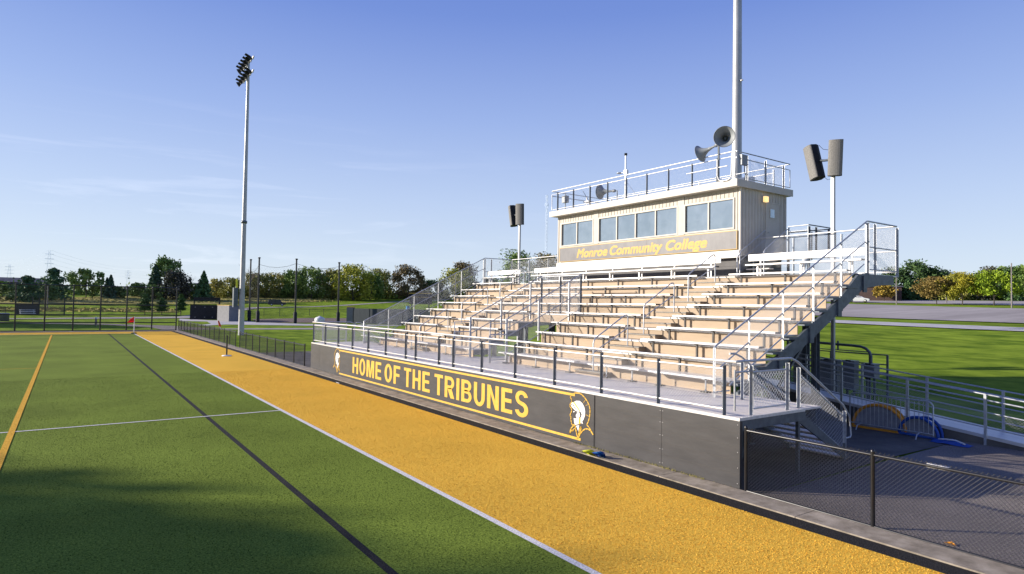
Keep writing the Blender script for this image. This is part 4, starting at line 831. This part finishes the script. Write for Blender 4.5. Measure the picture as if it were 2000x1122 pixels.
q = MB(); q.prism([(-.08, 0), (1.2, -3.75), (4.42, .2), (3.4, 4.8)], 'z', 2.75, 2.83); fixn(q.build('cap', M['yellow'], t))
t = thing('foul_pole', 'tall yellow foul pole just left of the far light pole', 'foul pole', (25.8, 125.4, 0))
q = MB(); q.tube([(0, 0, 0), (0, 0, 7.6)], .12, 10); q.build('pole', M['lime'], t)
q = MB(); q.box(-.2, -.08, -.02, .02, 4.3, 7.5); q.build('wing', M['lime'], t)
for i, (x, y, h, l) in enumerate(((26.98, 120.3, 13.2, 'first black net pole, right beside the far light pole'), (26.44, 111.9, 13.0, 'second black net pole right of the far light pole'), (30.94, 106.0, 10.6, 'third black net pole, standing alone in the middle of the backstop'), (37.95, 105.3, 10.3, 'black net pole nearest the dark windscreen wall'))):
    h = (3.5 + (592 - (516, 512, 512, 516)[i]) * math.hypot(x, y) / 1233 * .98)
    t = thing('net_pole', l, 'net pole', (x, y, 0), 0, 'black net poles of the baseball backstop'); q = MB(); q.tube([(0, 0, 0), (0, 0, h)], .16, 12, .13); q.build('pole', M['blk'], t)
    q = MB(); q.lathe([(.17, 0), (.22, .02), (.22, .18), (0, .22)], (0, 0, h), (0, 0, 1), 12); q.build('cap', M['blk'], t)
    q = MB(); q.lathe([(.3, 0), (.3, 1.8), (.2, 1.9)], (0, 0, 0), (0, 0, 1), 12); q.build('pad', M['blkmat'], t)
t = thing('backstop_net', 'thin backstop net hanging between the black net poles', 'net', (30.94, 106.0, 0))
P_ = [(26.98, 120.3, 9.0), (26.44, 111.9, 9.8), (30.94, 106.0, 9.9), (37.95, 105.3, 9.7)]
q = MB()
for a, b in zip(P_[:-1], P_[1:]):
    A = Vector(a) - Vector((30.94, 106.0, 0)); B = Vector(b) - Vector((30.94, 106.0, 0)); q.tube([A + (B - A) * f - Vector((0, 0, .6 * 4 * f * (1 - f))) for f in (0, .25, .5, .75, 1)], .025, 4)
q.build('cable', M['blkmat'], t)
q = MB()
for a, b in zip(P_[:-1], P_[1:]):
    A = Vector(a) - Vector((30.94, 106.0, 0)); B = Vector(b) - Vector((30.94, 106.0, 0)); c = chain((A.x, A.y, .1), (B.x - A.x, B.y - A.y, 0), (0, 0, 9.2), .5, .004); q.add(c.v, c.f)
q.build('mesh', M['blkmat'], t)
t = thing('water_tank', 'white plastic tank with a domed top beside the baseball infield', 'tank', (35.9, 108.6, 0))
q = MB(); q.lathe([(0, 0), (.82, 0), (.85, .08), (.85, .72), (.80, .80), (.45, 1.02), (.2, 1.06), (.2, 1.16), (0, 1.18)], (0, 0, 0), (0, 0, 1), 20); q.build('shell', M['white'], t)
q = MB(); q.box(-.95, .95, -.9, .9, -.02, .12); q.build('pallet', M['wood'], t)
t = thing('windscreen_wall', 'long dark windscreen wall with a pale end board, behind the left end of the bleachers', 'wall', (39.6, 105.7, 0))
q = MB(); q.prism([(0, 0), (.9, -.7), (1.6, .3), (.7, 1)], 'z', 0, 2.75); e_ = fixn(q.build('end_board', M['greyboard'], t))
q = MB(); D = Vector((20.5, -31.5, 0)); nd = Vector((-D.y, D.x, 0)).normalized() * .08
q.prism([(.9, -.7), (D.x, D.y), (D.x + nd.x, D.y + nd.y), (.9 + nd.x, -.7 + nd.y)], 'z', .05, 2.6); fixn(q.build('screen', M['dgreen'], t))
q = MB(); q.prism([(-.06, 0), (.9, -.8), (1.7, .3), (.7, 1.1)], 'z', 2.75, 2.88); fixn(q.build('cap', M['yellow'], e_))
q = MB(); q.tube([(9, -13.4, 2.66), (D.x, D.y, 2.66)], .07, 6); q.build('yellow_cap', M['yellow'], t)
for i in range(12): q = MB(); p = Vector((.9, -.7, 0)) + (D - Vector((.9, -.7, 0))) * (i / 11); q.tube([(p.x, p.y, 0), (p.x, p.y, 2.6)], .05, 6); q.build('post', M['blk'], t)
t = thing('green_outfield_fence', 'green slatted fence with a yellow top tube seen through the bleacher tunnel', 'fence', (60.1, 74.2, .8))
q = MB(); q.prism([(0, 0), (6, -8), (6.1, -7.9), (.1, .1)], 'z', .0, 2.0); fixn(q.build('slats', M['f_olive'], t)); q = MB(); q.tube([(0, 0, 2.05), (6, -8, 2.05)], .08, 6); q.build('top_tube', M['yellow'], t)
t = thing('scoreboard', 'black scoreboard with yellow trim behind the left guardrail of the bleachers', 'scoreboard', (68, 133.8, 1.6), R(-25))
q = MB(); q.box(-2.7, 2.7, -.15, .15, 1.9, 4.6); s_ = q.build('panel', M['blkmat'], t)
q = MB(); q.box(-2.7, 2.7, -.19, -.15, 4.35, 4.5); q.box(-2.7, 2.7, -.19, -.15, 3.5, 3.58); q.build('trim', M['yellow'], s_)
for xx in (-2, 2): q = MB(); q.box(xx - .12, xx + .12, -.1, .1, 0, 1.9); q.build('post', M['blkmat'], t)
t = thing('blue_post_pad', 'blue padded post in front of the dark windscreen wall', 'post', (48.8, 100.8, 0))
q = MB(); q.tube([(0, 0, 0), (0, 0, 3.1)], .33, 10); q.build('pad', M['cyan'], t); q = MB(); q.tube([(0, 0, 3.1), (0, 0, 3.3)], .1, 8); q.build('pole', M['blk'], t)
# left: practice goal nets, small bleacher, tank
t = thing('practice_goal', 'dark framed practice cage with brown netting beyond the tall fence', 'cage', (-4.2, 148.5, .3))
q = MB()
for xx in (-1.0, 0, 3.9): q.box(xx - .1, xx + .1, -.1, .1, 0, 3.4)
q.build('post', M['blk'], t)
q = MB(); q.add([(-4 + i * .66, .3, 3.3 - .35 * abs(sin(i * .52)) if j else .05) for j in (0, 1) for i in range(13)], []); 
c = chain((-1, 0, .1), (4.9, 0, 0), (0, 0, 2.8), .35, .025); c.build('net', M['wood'], t)
t = thing('small_bleacher', 'small white aluminium bleacher in front of a dark fence panel, far left', 'bleacher', (-5.9, 147.2, .3), R(8))
for i in range(3): q = MB(); q.box(-1.2, 1.2, -.9 + i * .45, -.65 + i * .45, .35 + i * .3, .43 + i * .3); q.build('bench', M['white'], t)
for xx in (-1, 1): q = MB(); q.bar((xx, -.9, .3), (xx, .6, 1.1), .06, .06); q.bar((xx, .5, 0), (xx, .5, 1.1), .06, .06); q.bar((xx, -.8, 0), (xx, -.8, .4), .06, .06); q.build('leg', M['galv'], t)
q = MB(); q.box(-1.7, 1.9, 1.0, 1.1, 0, 2.1); q.build('screen', M['bracket'], t)
t = thing('grey_tank', 'low grey round tank at the left edge of the picture', 'tank', (-8.1, 122.6, 0))
q = MB(); q.lathe([(0, 0), (1.05, 0), (1.05, .95), (1.12, .97), (1.12, 1.1), (.9, 1.16), (0, 1.18)], (0, 0, 0), (0, 0, 1), 20); q.build('shell', M['box'], t)
t = thing('bollard', 'short white and tan bollard on the shaded grass beyond the tall fence', 'bollard', (3.2, 98.5, 0))
q = MB(); q.tube([(0, 0, 0), (0, 0, .95)], .13, 10); q.build('post', M['wood'], t); q = MB(); q.tube([(0, 0, .95), (0, 0, 1.15)], .135, 10); q.build('cap', M['white'], t)

# ---------------------------------------------------------------- vehicles
def car(name, lab, loc, rz, m, suv=False):
    t = thing(name, lab, 'car', loc, rz)
    L, Wd, Hh = (2.45, .95, 1.78) if suv else (2.30, .90, 1.46)
    if suv: prof = [(-L, .42), (-L, 1.0), (-L + .08, 1.12), (-L + .22, Hh - .08), (-L + .5, Hh), (.55, Hh), (.85, Hh - .1), (1.35, 1.12), (2.2, 1.0), (L, .85), (L, .42), (2.0, .32), (-2.0, .32)]
    else: prof = [(-L, .45), (-L, .90), (-L + .15, .98), (-1.55, 1.02), (-.95, Hh - .06), (-.5, Hh), (.3, Hh - .02), (.65, Hh - .12), (1.25, 1.0), (2.05, .86), (L, .68), (L, .40), (1.9, .28), (-1.9, .28)]
    q = MB(); n = len(prof); V = []
    for k, (yy, ins) in enumerate(((-Wd, 0), (-Wd + .1, 0), (Wd - .1, 0), (Wd, 0))):
        for (x, z) in prof:
            tuck = .16 * max(0, (z - 1.0) / (Hh - 1.0)); yv = yy * (1 - tuck); s = .96 if k in (0, 3) else 1.0; V.append((x * s, yv, z if z < .95 else z - (.04 if k in (0, 3) else 0)))
    F = [(k * n + i, k * n + (i + 1) % n, (k + 1) * n + (i + 1) % n, (k + 1) * n + i) for k in range(3) for i in range(n)] + [tuple(range(n)), tuple(range(4 * n - 1, 3 * n - 1, -1))]
    q.add(V, F); b = fixn(q.build('body', m, t))
    top = Hh - .14
    w = [(-L + .35, 1.1), (-L + .42, top), (.45, top), (1.1, 1.1)] if suv else [(-1.45, 1.0), (-.9, top), (.35, top), (1.0, 1.0)]
    for s in (-1, 1):
        q = MB(); yv = s * Wd * .925
        half = len(w); xm = (w[0][0] + w[3][0]) / 2
        for A in ([w[0], w[1], (xm - .04, top), (xm - .04, w[0][1])], [(xm + .04, w[0][1]), (xm + .04, top), w[2], w[3]]): q.prism(A, 'y', yv - .02, yv + .02)
        fixn(q.build('side_window', M['carglass'], b))
    q = MB(); a = w[3]; c = w[2]; q.add([(a[0] + .14, -.72, 1.06), (a[0] + .14, .72, 1.06), (c[0] + .18, .62, top + .03), (c[0] + .18, -.62, top + .03)], [(0, 1, 2, 3)]); q.build('windscreen', M['carglass'], b)
    for x in (-1.42, 1.42):
        for s in (-1, 1):
            q = MB(); q.lathe([(.0, -.1), (.30, -.1), (.34, -.07), (.34, .07), (.30, .1), (0, .1)], (x, s * (Wd - .08), .34), (0, 1, 0), 18); wh = q.build('wheel', M['tyre'], t)
            q = MB(); q.lathe([(.0, 0), (.20, 0), (.20, .02), (0, .03)], (x, s * (Wd + .03), .34), (0, s, 0), 12); q.build('rim', M['alu'], wh)
    for s in (-1, 1):
        q = MB(); q.box(L - .12, L - .01, s * .66 - .16, s * .66 + .16, .66 if not suv else .78, .80 if not suv else .92); q.build('headlight', M['glass'], b)
        q = MB(); q.box(-L - .005, -L + .06, s * .7 - .14, s * .7 + .14, .72, .88); q.build('tail_light', M['red'], b)
sx, sy = 49.6, 188.0
car('suv', 'dark blue sport utility car driving on the far campus road', (sx, sy, float(terr(sx, sy)) + .30), R(-16), M['cardark'], True)
cx_, cy_ = 151.0, 73.9
car('sedan', 'white sedan parked far away on the lot beneath the right end of the bleachers', (cx_, cy_, float(terr(cx_, cy_)) + .08), R(-62), M['carwhite'])

# ---------------------------------------------------------------- far buildings, pylons
def house(lab, x, y, w, d, h, rh, m, rz=0, name='house'):
    z = float(terr(x, y)); t = thing(name, lab, 'building', (x, y, z), rz)
    q = MB(); q.box(-w / 2, w / 2, -d / 2, d / 2, -1, h); wl_ = q.build('wall', m, t)
    q = MB(); q.prism([(-d / 2 - .4, h), (0, h + rh), (d / 2 + .4, h)], 'x', -w / 2 - .4, w / 2 + .4); fixn(q.build('roof', M['roof'], t))
    n = max(2, int(w / 4))
    for i in range(n): q = MB(); xx = -w / 2 + w * (i + .5) / n; q.box(xx - .5, xx + .5, -d / 2 - .05, -d / 2, .9, 2.1); q.build('window', M['carglass'], wl_)
house('long low grey-roofed building on the far left horizon behind the trees', 30, 336, 42, 12, .6, 1.6, M['brick'], R(-8), 'long_building')
house('low grey-roofed house on the horizon left of the light pole', 56, 332, 12, 10, 2.6, 2.0, M['brick'], R(-10))
house('small white shed at the edge of the far trees', 93.0, 273.0, 4.6, 3.5, 3.4, .9, M['white'], R(-18), 'shed')
house('white gabled house almost hidden by the far trees', 93.5, 284, 5, 6, 7.0, 3.5, M['white'], R(70))
house('dark brick building under the right end of the bleachers, far beyond the lot', 176, 84, 16, 14, 3.4, .4, M['brick'], R(-66), 'brick_building')
house('brown house behind the far left trees', -14, 330, 18, 10, 2.6, 2.0, M['brick'], R(0))
def pylon(x, y, h, w, lab, arms=3, mast=False):
    z = float(terr(x, y)) - 2; t = thing('pylon' if not mast else 'radio_mast', lab, 'pylon' if not mast else 'radio mast', (x, y, z), 0, None if mast else 'pylons on the horizon'); q = MB(); n = 12 if not mast else 30; hw = w
    rr = .07 if not mast else .28
    W_ = lambda f: (hw * (1 - f) ** 1.3 + .5) if not mast else .9
    for i in range(n):
        f0, f1 = i / n, (i + 1) / n; a, b = W_(f0), W_(f1)
        for sx_, sy_ in ((-1, -1), (1, -1), (1, 1), (-1, 1)): q.bar((sx_ * a, sy_ * a, h * f0), (sx_ * b, sy_ * b, h * f1), rr, rr)
        q.bar((-a, -a, h * f0), (b, -b, h * f1), rr * .7, rr * .7); q.bar((a, -a, h * f0), (-b, -b, h * f1), rr * .7, rr * .7)
    q.build('lattice', M['pylon'], t)
    if not mast:
        q = MB()
        for k in range(arms): q.bar((-hw * 1.3, 0, h * (.70 + .11 * k)), (hw * 1.3, 0, h * (.70 + .11 * k)), .2, .2)
        q.build('arms', M['pylon'], t)
    else:
        q = MB()
        for zz in (h * .44, h * .90):
            for k in range(6): q.bar((2.2 * cos(k), 2.2 * sin(k), zz), (2.2 * cos(k), 2.2 * sin(k), zz + 3), .5, .5)
            q.bar((-2.4, 0, zz + 1), (2.4, 0, zz + 1), .4, .4)
        q.build('antenna', M['pylon'], t)
    return t
pylon(-41.4, 699, 26, 2.4, 'pale lattice pylon at the far left above the round evergreen')
pylon(-9.8, 500, 27.5, 1.8, 'pale lattice pylon tip poking out above the second pine from the left')
pylon(50.2, 748, 27, 2.2, 'pale lattice pylon on the horizon left of the tall spruce')
pylon(494.9, 628.5, 138, 3, 'slender pale radio mast beside the press box left corner', mast=True)
t = thing('power_lines', 'thin power lines strung between the pylons on the left horizon', 'power lines', (0, 0, 0))
for zz in (22, 25, 28, 30.5):
    q = MB(); A = Vector((-260, 780, zz + 7)); pts = [A, Vector((-41.4, 699, zz + 5)), Vector((-9.8, 500, zz + 4)), Vector((50.2, 748, zz + 5)), Vector((200, 900, zz + 4))]; out = []
    for a, b in zip(pts[:-1], pts[1:]): out += [a + (b - a) * (i / 8) - Vector((0, 0, 2.2 * 4 * (i / 8) * (1 - i / 8))) for i in range(8)]
    q.tube(out + [pts[-1]], .03, 4); q.build('wire', M['pylon'], t)
for x, y, h, l in ((141.8, 61.6, 7.6, 'tall wooden pole in the lot just right of the bleachers'), (135.4, 40.0, 7.9, 'tall wooden pole in front of the rightmost green maple'), (158.5, 58.6, 6.2, 'thin far pole between the two orange maples'), (-3.4, 170, 5, 'short pale pole left of the practice cage'), (70, 121, 10.5, 'thin tan pole seen through the left stair guard')):
    t = thing('lot_pole', l, 'pole', (x, y, float(terr(x, y))), 0, 'poles around the lot'); q = MB(); q.tube([(0, 0, 0), (0, 0, h)], .13, 8, .09); q.build('pole', M['pylonwood'], t)

# ---------------------------------------------------------------- trees
def tree(kind, x, y, z, h, w, lab, seed, leaves=None, name=None, grp=None, big=1.0):
    if kind not in ('spruce', 'fir', 'pine', 'cone', 'young', 'pine_dark', 'bush', 'open') and big == 1: w *= 1.22; h *= 1.05
    rng = np.random.default_rng(seed)
    con = kind in ('spruce', 'fir', 'pine', 'cone', 'young'); nm = name or ('pine_tree' if kind in ('spruce', 'fir', 'pine', 'pine_dark', 'cone') else 'bush' if kind == 'bush' else 'tree')
    t = thing(nm, lab, 'bush' if kind == 'bush' else 'tree', (x, y, z - .2), 0, grp)
    r = w / 2; base = {'open': .28, 'young': .28, 'maple': .26, 'cone': .08, 'spruce': .04, 'fir': .05, 'pine': .12}.get(kind, .30 if kind.startswith('maple') or kind in ('orange', 'yellowleaf') else .02)
    n = leaves or int(min(5200, 1100 + h * w * 26)); size = (.30 + .012 * h) * big
    if x * x + y * y < 165 ** 2: size *= .62; n = int(n * 1.9)
    C = []; S = []
    nb = {'open': 13, 'bush': 7}.get(kind, 15)
    if con or kind == 'pine_dark':
        # whorled tiers with a pointed top
        f = 1 - rng.random(n) ** .62; f = rng.random(n) ** 1.35
        tier = np.sin(f * 38 + rng.normal(0, .5, n)) * .10
        prof = (1 - f) ** (.85 if kind != 'cone' else .6) * (1 if kind != 'pine_dark' else 1)
        if kind in ('pine', 'pine_dark', 'young'): prof = np.sqrt(np.clip(1 - (f * 1.0) ** 2.2, 0, 1)) * (.80 + .35 * np.sin(f * 21 + rng.normal(0, .4, n)))
        if kind == 'young' or kind == 'cone': prof = prof * np.clip(.55 + f * 3, 0, 1)
        rad = r * np.clip(prof + tier * (1 - f), .02, 1.2) * (1 - rng.random(n) ** 2.2 * .85)
        a = rng.random(n) * 6.283; rad *= 1 + .22 * np.sin(a * 5 + f * 9)
        P = np.stack([rad * np.cos(a), rad * np.sin(a), h * (base + (1 - base) * f) - rad * .18], 1)
    else:
        # clumps on limbs
        cl = []
        for i in range(nb):
            a = i * 2.4 + rng.random(); f = (i + .5) / nb; zz = base + .07 + (1 - base - .16) * f; rr_ = r * (.30 + .42 * math.sin(pi * min(1, f * .85 + .12))) * rng.uniform(.7, 1.25)
            cl.append((rr_ * cos(a), rr_ * sin(a), h * zz, rng.uniform(.75, 1.25)))
        cl.append((0, 0, h * .86, 1.0)); cl = np.array(cl); k = rng.integers(0, len(cl), n); cr_ = min(r * .52, h * .20) if kind != 'open' else min(r * .36, h * .15)
        d = rng.normal(0, 1, (n, 3)); d /= np.linalg.norm(d, axis=1)[:, None]; d *= (rng.random(n) ** .45)[:, None]; d *= (1 + .30 * np.sin(d[:, 0] * 9 + k)[:, None])
        P = cl[k, :3] + d * cr_ * cl[k, 3][:, None] * np.array([1.1, 1.1, .85])
        P[:, 2] = np.clip(P[:, 2], h * base * .7, h * 1.03)
    nn = rng.normal(0, 1, (len(P), 3)); nn /= np.linalg.norm(nn, axis=1)[:, None]; up = rng.normal(0, 1, (len(P), 3)); u = np.cross(nn, up); u /= np.linalg.norm(u, axis=1)[:, None]; v = np.cross(nn, u)
    s = size * rng.uniform(.5, 1.15, len(P))[:, None]
    V = np.stack([P - u * s, P + v * s * .55, P + u * s, P - v * s * .55], 1).reshape(-1, 3)
    me = bpy.data.meshes.new('crown'); me.from_pydata(V.tolist(), [], (np.arange(len(V)).reshape(-1, 4)).tolist()); me.materials.append(M['f_' + kind]); me.update()
    o = bpy.data.objects.new('crown', me); col.objects.link(o); o.parent = t
    q = MB(); th = h * (.86 if con else .62); tr = max(.09, h * .017); q.tube([(0, 0, 0), (.02 * h * rng.normal(), 0, th * .5), (0, 0, th)], tr, 8, tr * .35)
    if not con and kind != 'pine_dark':
        for i in range(6): c = cl[i % len(cl)]; q.tube([(0, 0, h * (base * .7 + .04 * i)), (c[0] * .5, c[1] * .5, (h * (base + .04 * i) + c[2]) / 2), (c[0], c[1], c[2])], tr * .45, 5, tr * .15)
    q.build('trunk', M['bark'], t)
    return t
def bare(x, y, z, h, lab, seed):
    rng = np.random.default_rng(seed); t = thing('bare_tree', lab, 'tree', (x, y, z), 0, 'leafless trees'); q = MB()
    def br(p, d, l, r_, lv):
        e = p + d * l; q.tube([p, p + d * l * .5 + Vector(rng.normal(0, .03, 3)) * l, e], r_, 4, r_ * .5)
        if lv:
            for i in range(4): nd = (d + Vector(rng.normal(0, .45, 3))).normalized(); nd.z = abs(nd.z); br(p + d * l * rng.uniform(.5, 1), nd, l * rng.uniform(.5, .75), r_ * .55, lv - 1)
    br(Vector((0, 0, 0)), Vector((0, 0, 1)), h * .45, h * .012, 3); q.build('branches', M['wood'], t)
TREES = [
('pine_dark',-8.4,204.8,2.39,7.1,7.5,'dark domed evergreen tree at the far left, leftmost tall one'),
('bush',-13.3,214.6,2.79,4.2,6.8,'dark bushes at the left edge of the picture under the first pylon'),
('round',-5.2,214.9,2.79,5.0,5.8,'low round tree between the domed evergreen and the ragged pine'),
('pine',-3.2,222.0,3.12,9.2,7.4,'ragged dark pine in front of the second pylon'),
('open',4.9,235.9,3.78,9.3,11.6,'open leafy tree with sky showing through, left of the pair of small spruces'),
('bush',8.7,237.8,3.87,4.1,7.6,'dark undergrowth at the right foot of the open leafy tree'),
('spruce',10.4,239.8,3.97,6.6,2.7,'thinner left one of the pair of small spruces'),
('spruce',11.2,235.7,3.78,7.6,4.1,'taller right one of the pair of small spruces'),
('bush',13.6,237.6,3.87,3.8,4.9,'dark bush right of the pair of small spruces'),
('round',19.9,249.2,4.44,4.8,4.8,'small round dark tree alone in front of the long building'),
('spruce',23.3,233.8,3.73,11.4,6.0,'tall pointed spruce touching the tallest leafy tree'),
('open',27.1,238.5,3.97,14.3,10.7,'tallest leafy tree left of the light pole, light green on top'),
('plum',29.0,230.2,3.59,9.2,7.4,'dark purplish tree in front of the tallest leafy tree'),
('bush',22.5,228.9,3.50,4.9,7.3,'low dark bushes at the foot of the tall pointed spruce'),
('bush',34.0,235.6,3.87,5.7,5.7,'dark bush between the purplish tree and the fir'),
('fir',36.2,225.1,3.40,9.9,6.5,'broad dark fir standing above the black batting board'),
('yellow',44.6,251.1,4.68,6.9,4.5,'small yellowish tree right of the broad fir'),
('olive',49.2,245.1,4.44,7.2,8.3,'olive tree just left of the far light pole'),
('bush',48.6,257.5,5.01,4.0,6.2,'low bush behind the olive tree beside the light pole'),
('olive',58.0,255.5,5.01,9.2,6.2,'olive tree behind the first net pole'),
('olive',63.0,254.3,5.01,8.9,9.2,'olive tree right of the second net pole'),
('yellow',69.6,260.9,5.38,9.2,9.4,'yellow-green tree between the second and third net poles'),
('green',72.4,251.8,5.01,10.5,9.2,'green tree just behind the third net pole'),
('green',77.8,246.0,4.82,11.9,11.9,'large dark green tree right of the third net pole'),
('olive',86.8,247.2,5.01,11.3,9.6,'olive tree above the small white shed'),
('lime',90.6,235.1,4.53,13.3,12.4,'big yellow-green tree right of the white shed'),
('green',100.2,242.1,5.01,10.5,9.2,'green tree right of the big yellow-green one'),
('olive',107.9,249.7,5.48,11.9,8.6,'olive tree between the green tree and the rust coloured one'),
('rust',119.5,247.7,5.62,13.7,12.7,'large rust brown tree just left of the bleachers'),
('dark',130.2,247.9,5.86,8.2,13.4,'dark low trees right of the rust brown tree'),
('lime',141.4,244.0,5.95,12.9,13.4,'yellow-green tree behind the upper left corner of the bleachers'),
('rust',153.5,257.8,6.80,16.5,9.5,'brown tree behind the left corner post of the upper guard'),
('green',151.9,211.0,5.20,19.9,13.2,'tall green tree behind the left loudspeaker pole'),
('rustgreen',162.8,205.2,5.74,19.1,10.4,'brown-green tree just left of the press box'),
('olive',175.9,204.8,6.45,16.0,11.6,'olive tree mostly hidden behind the press box'),
('dark',157.6,237.5,6.13,9.3,18.1,'dark low trees behind the top left benches'),
('young',13.2,149.4,0.51,4.3,2.7,'young tree beyond the tall fence, largest and leftmost of three'),
('young',16.2,149.1,0.51,3.7,2.1,'young tree beyond the tall fence, middle and smallest of three'),
('young',19.7,148.7,0.51,4.5,2.0,'slim young tree just right of the tall fence end post'),
('yellowleaf',168.6,76.1,6.11,4.1,4.4,'small golden tree under the right end of the bleachers'),
('dark',203.6,88.6,7.08,9.2,7.8,'dark tree just right of the bleacher landing'),
('dark',208.5,84.6,7.15,11.3,9.3,'tallest dark tree on the right, with a pointed top'),
('cone',184.5,77.3,6.54,6.2,3.8,'narrow dark conifer in front of the tallest dark tree'),
('dark',209.9,81.1,7.15,9.1,7.2,'dark tree right of the tallest dark one'),
('cone',185.9,73.8,6.54,5.9,3.8,'small dark conifer left of the orange maple'),
('dark',215.6,80.2,7.27,8.4,8.8,'dark tree behind the orange maple'),
('orange',148.5,56.7,5.11,5.6,6.6,'orange maple on the lot island, leftmost of three'),
('mapleorange',148.2,51.9,5.03,6.3,7.5,'green and orange maple on the lot island, middle of three'),
('olive',202.4,72.4,6.91,7.0,8.5,'olive tree behind and between the orange and middle maples'),
('maplegreen',148.8,46.8,5.00,6.6,7.9,'bright green maple on the lot island, rightmost of three'),
('plum',214.5,67.9,7.15,9.0,7.2,'dark purplish tree behind the bright green maple'),
('green',218.3,65.8,7.22,9.1,6.5,'green tree behind the bright green maple, to its right'),
('dark',213.2,62.0,7.08,9.0,7.1,'dark tree behind the right wooden pole'),
('green',213.9,59.3,7.08,9.1,10.6,'green tree cut by the right edge of the picture'),
('cone',187.2,54.5,6.42,5.4,3.7,'small dark conifer near the right edge of the picture'),
('dark',206.8,95.9,7.22,7.2,7.2,'dark tree half hidden behind the bleacher landing'),
('olive',222.8,74.7,7.39,7.1,9.3,'olive tree farthest back behind the middle maple')]
for i, a in enumerate(TREES): tree(*a, seed=100 + i)
bare(33.2, 232, 3.6, 9.5, 'leafless tree between the purplish tree and the broad fir', 1)
bare(56.0, 250, 4.8, 15, 'leafless tree right behind the far light pole', 2)
bare(95.5, 246, 5.0, 16, 'leafless tree rising above the big yellow-green tree', 3)
# ragged undergrowth along the far treeline
rng = np.random.default_rng(9); V = []
for i in range(9000):
    s = rng.random()
    if s < .45: x = 52 + 90 * rng.random(); y = 262 - (x - 52) * .12 + rng.normal(0, 2)
    elif s < .75: x = -60 + 105 * rng.random(); y = 262 + rng.normal(0, 3)
    else: f = rng.random(); x = 226 - 6 * f + rng.normal(0, 2); y = 20 + 100 * f
    z = float(terr(x, y)) + abs(rng.normal(0, 1.7)); 
    p = np.array([x, y, z]); u = rng.normal(0, 1, 3); u /= np.linalg.norm(u); v = np.cross(u, rng.normal(0, 1, 3)); v /= np.linalg.norm(v); s_ = rng.uniform(.4, .9)
    V += [p - u * s_, p + v * s_ * .6, p + u * s_, p - v * s_ * .6]
q = MB(); q.add(V, [tuple(range(4 * i, 4 * i + 4)) for i in range(len(V) // 4)]); tag(q.build('undergrowth', M['f_green']), 'low tangled undergrowth along the far treeline', 'undergrowth', kind='stuff')
# tufts of tall grass on the meadow
V = []
for i in range(2600):
    if rng.random() < .75: x = rng.uniform(-30, 84); y = 203 + max(0, x) * .25 + rng.random() * 34
    else: x = rng.uniform(-14, 21); y = rng.uniform(158, 175)
    z = float(terr(x, y)); a = rng.random() * 3.14; w = rng.uniform(.2, .6); h = rng.uniform(.12, .4)
    V += [(x - w * cos(a), y - w * sin(a), z), (x + w * cos(a), y + w * sin(a), z), (x + w * .7 * cos(a), y + w * .7 * sin(a), z + h), (x - w * .6 * cos(a), y - w * .6 * sin(a), z + h * .8)]
q = MB(); q.add(V, [tuple(range(4 * i, 4 * i + 4)) for i in range(len(V) // 4)]); tag(q.build('tall_grass', M['meadow']), 'dry tall grass covering the far slope', 'grass', kind='stuff')
# trees left of the picture whose shade falls on the field and lawns
d = Vector((-.774, .633))
for i, (gx, gy, tt, h, w) in enumerate(((0.2, 5.2, 74, 24.4, 14), (-4, 8.6, 80, 28.3, 17), (-15, 14.5, 86, 30, 20), (-1, 100, 55, 20.5, 13), (-9, 103, 60, 22, 15), (4.5, 93, 58, 19.5, 9))):
    tree('round', gx + d.x * tt, gy + d.y * tt, 0, h, w, 'tall leafy tree standing outside the left edge of the picture', 300 + i, leaves=9000, big=1.7, grp='shade trees left of the picture')

# short fibres standing out of the turf where the picture is close to it
def fibres(name, lab, x0, x1, y0, y1, n, m, skip):
    rng = np.random.default_rng(77); u = rng.random(n); y = y0 + (y1 - y0) * u ** 1.6; x = rng.uniform(x0, x1, n)
    k = np.ones(n, bool)
    for a, b in skip: k &= ~((x > a) & (x < b))
    k &= ~((y > 20.93) & (y < 21.09)) if x0 < 5 else k
    x = x[k]; y = y[k]; n = len(x); a = rng.random(n) * 6.283; w = rng.uniform(.004, .008, n); hh = rng.uniform(.006, .015, n); l = rng.normal(0, .007, (n, 2))
    V = np.stack([np.stack([x - w * np.cos(a), y - w * np.sin(a), np.zeros(n)], 1), np.stack([x + w * np.cos(a), y + w * np.sin(a), np.zeros(n)], 1), np.stack([x + l[:, 0], y + l[:, 1], hh], 1)], 1).reshape(-1, 3)
    me = bpy.data.meshes.new(name); me.vertices.add(len(V)); me.vertices.foreach_set('co', V.ravel()); me.loops.add(3 * n); me.loops.foreach_set('vertex_index', np.arange(3 * n)); me.polygons.add(n); me.polygons.foreach_set('loop_start', np.arange(n) * 3); me.update(calc_edges=True)
    me.materials.append(m); o = bpy.data.objects.new(name, me); col.objects.link(o); tag(o, lab, 'turf fibres', kind='stuff')
fibres('turf_fibres', 'short green plastic fibres of the near artificial turf', -14, 5.70, 3, 34, 330000, M['fibre'], [(3.47, 3.65), (-1.17, -.97)])
fibres('gold_fibres', 'short gold plastic fibres of the near sideline strip', 5.86, 9.70, 2, 34, 120000, M['fibregold'], [])
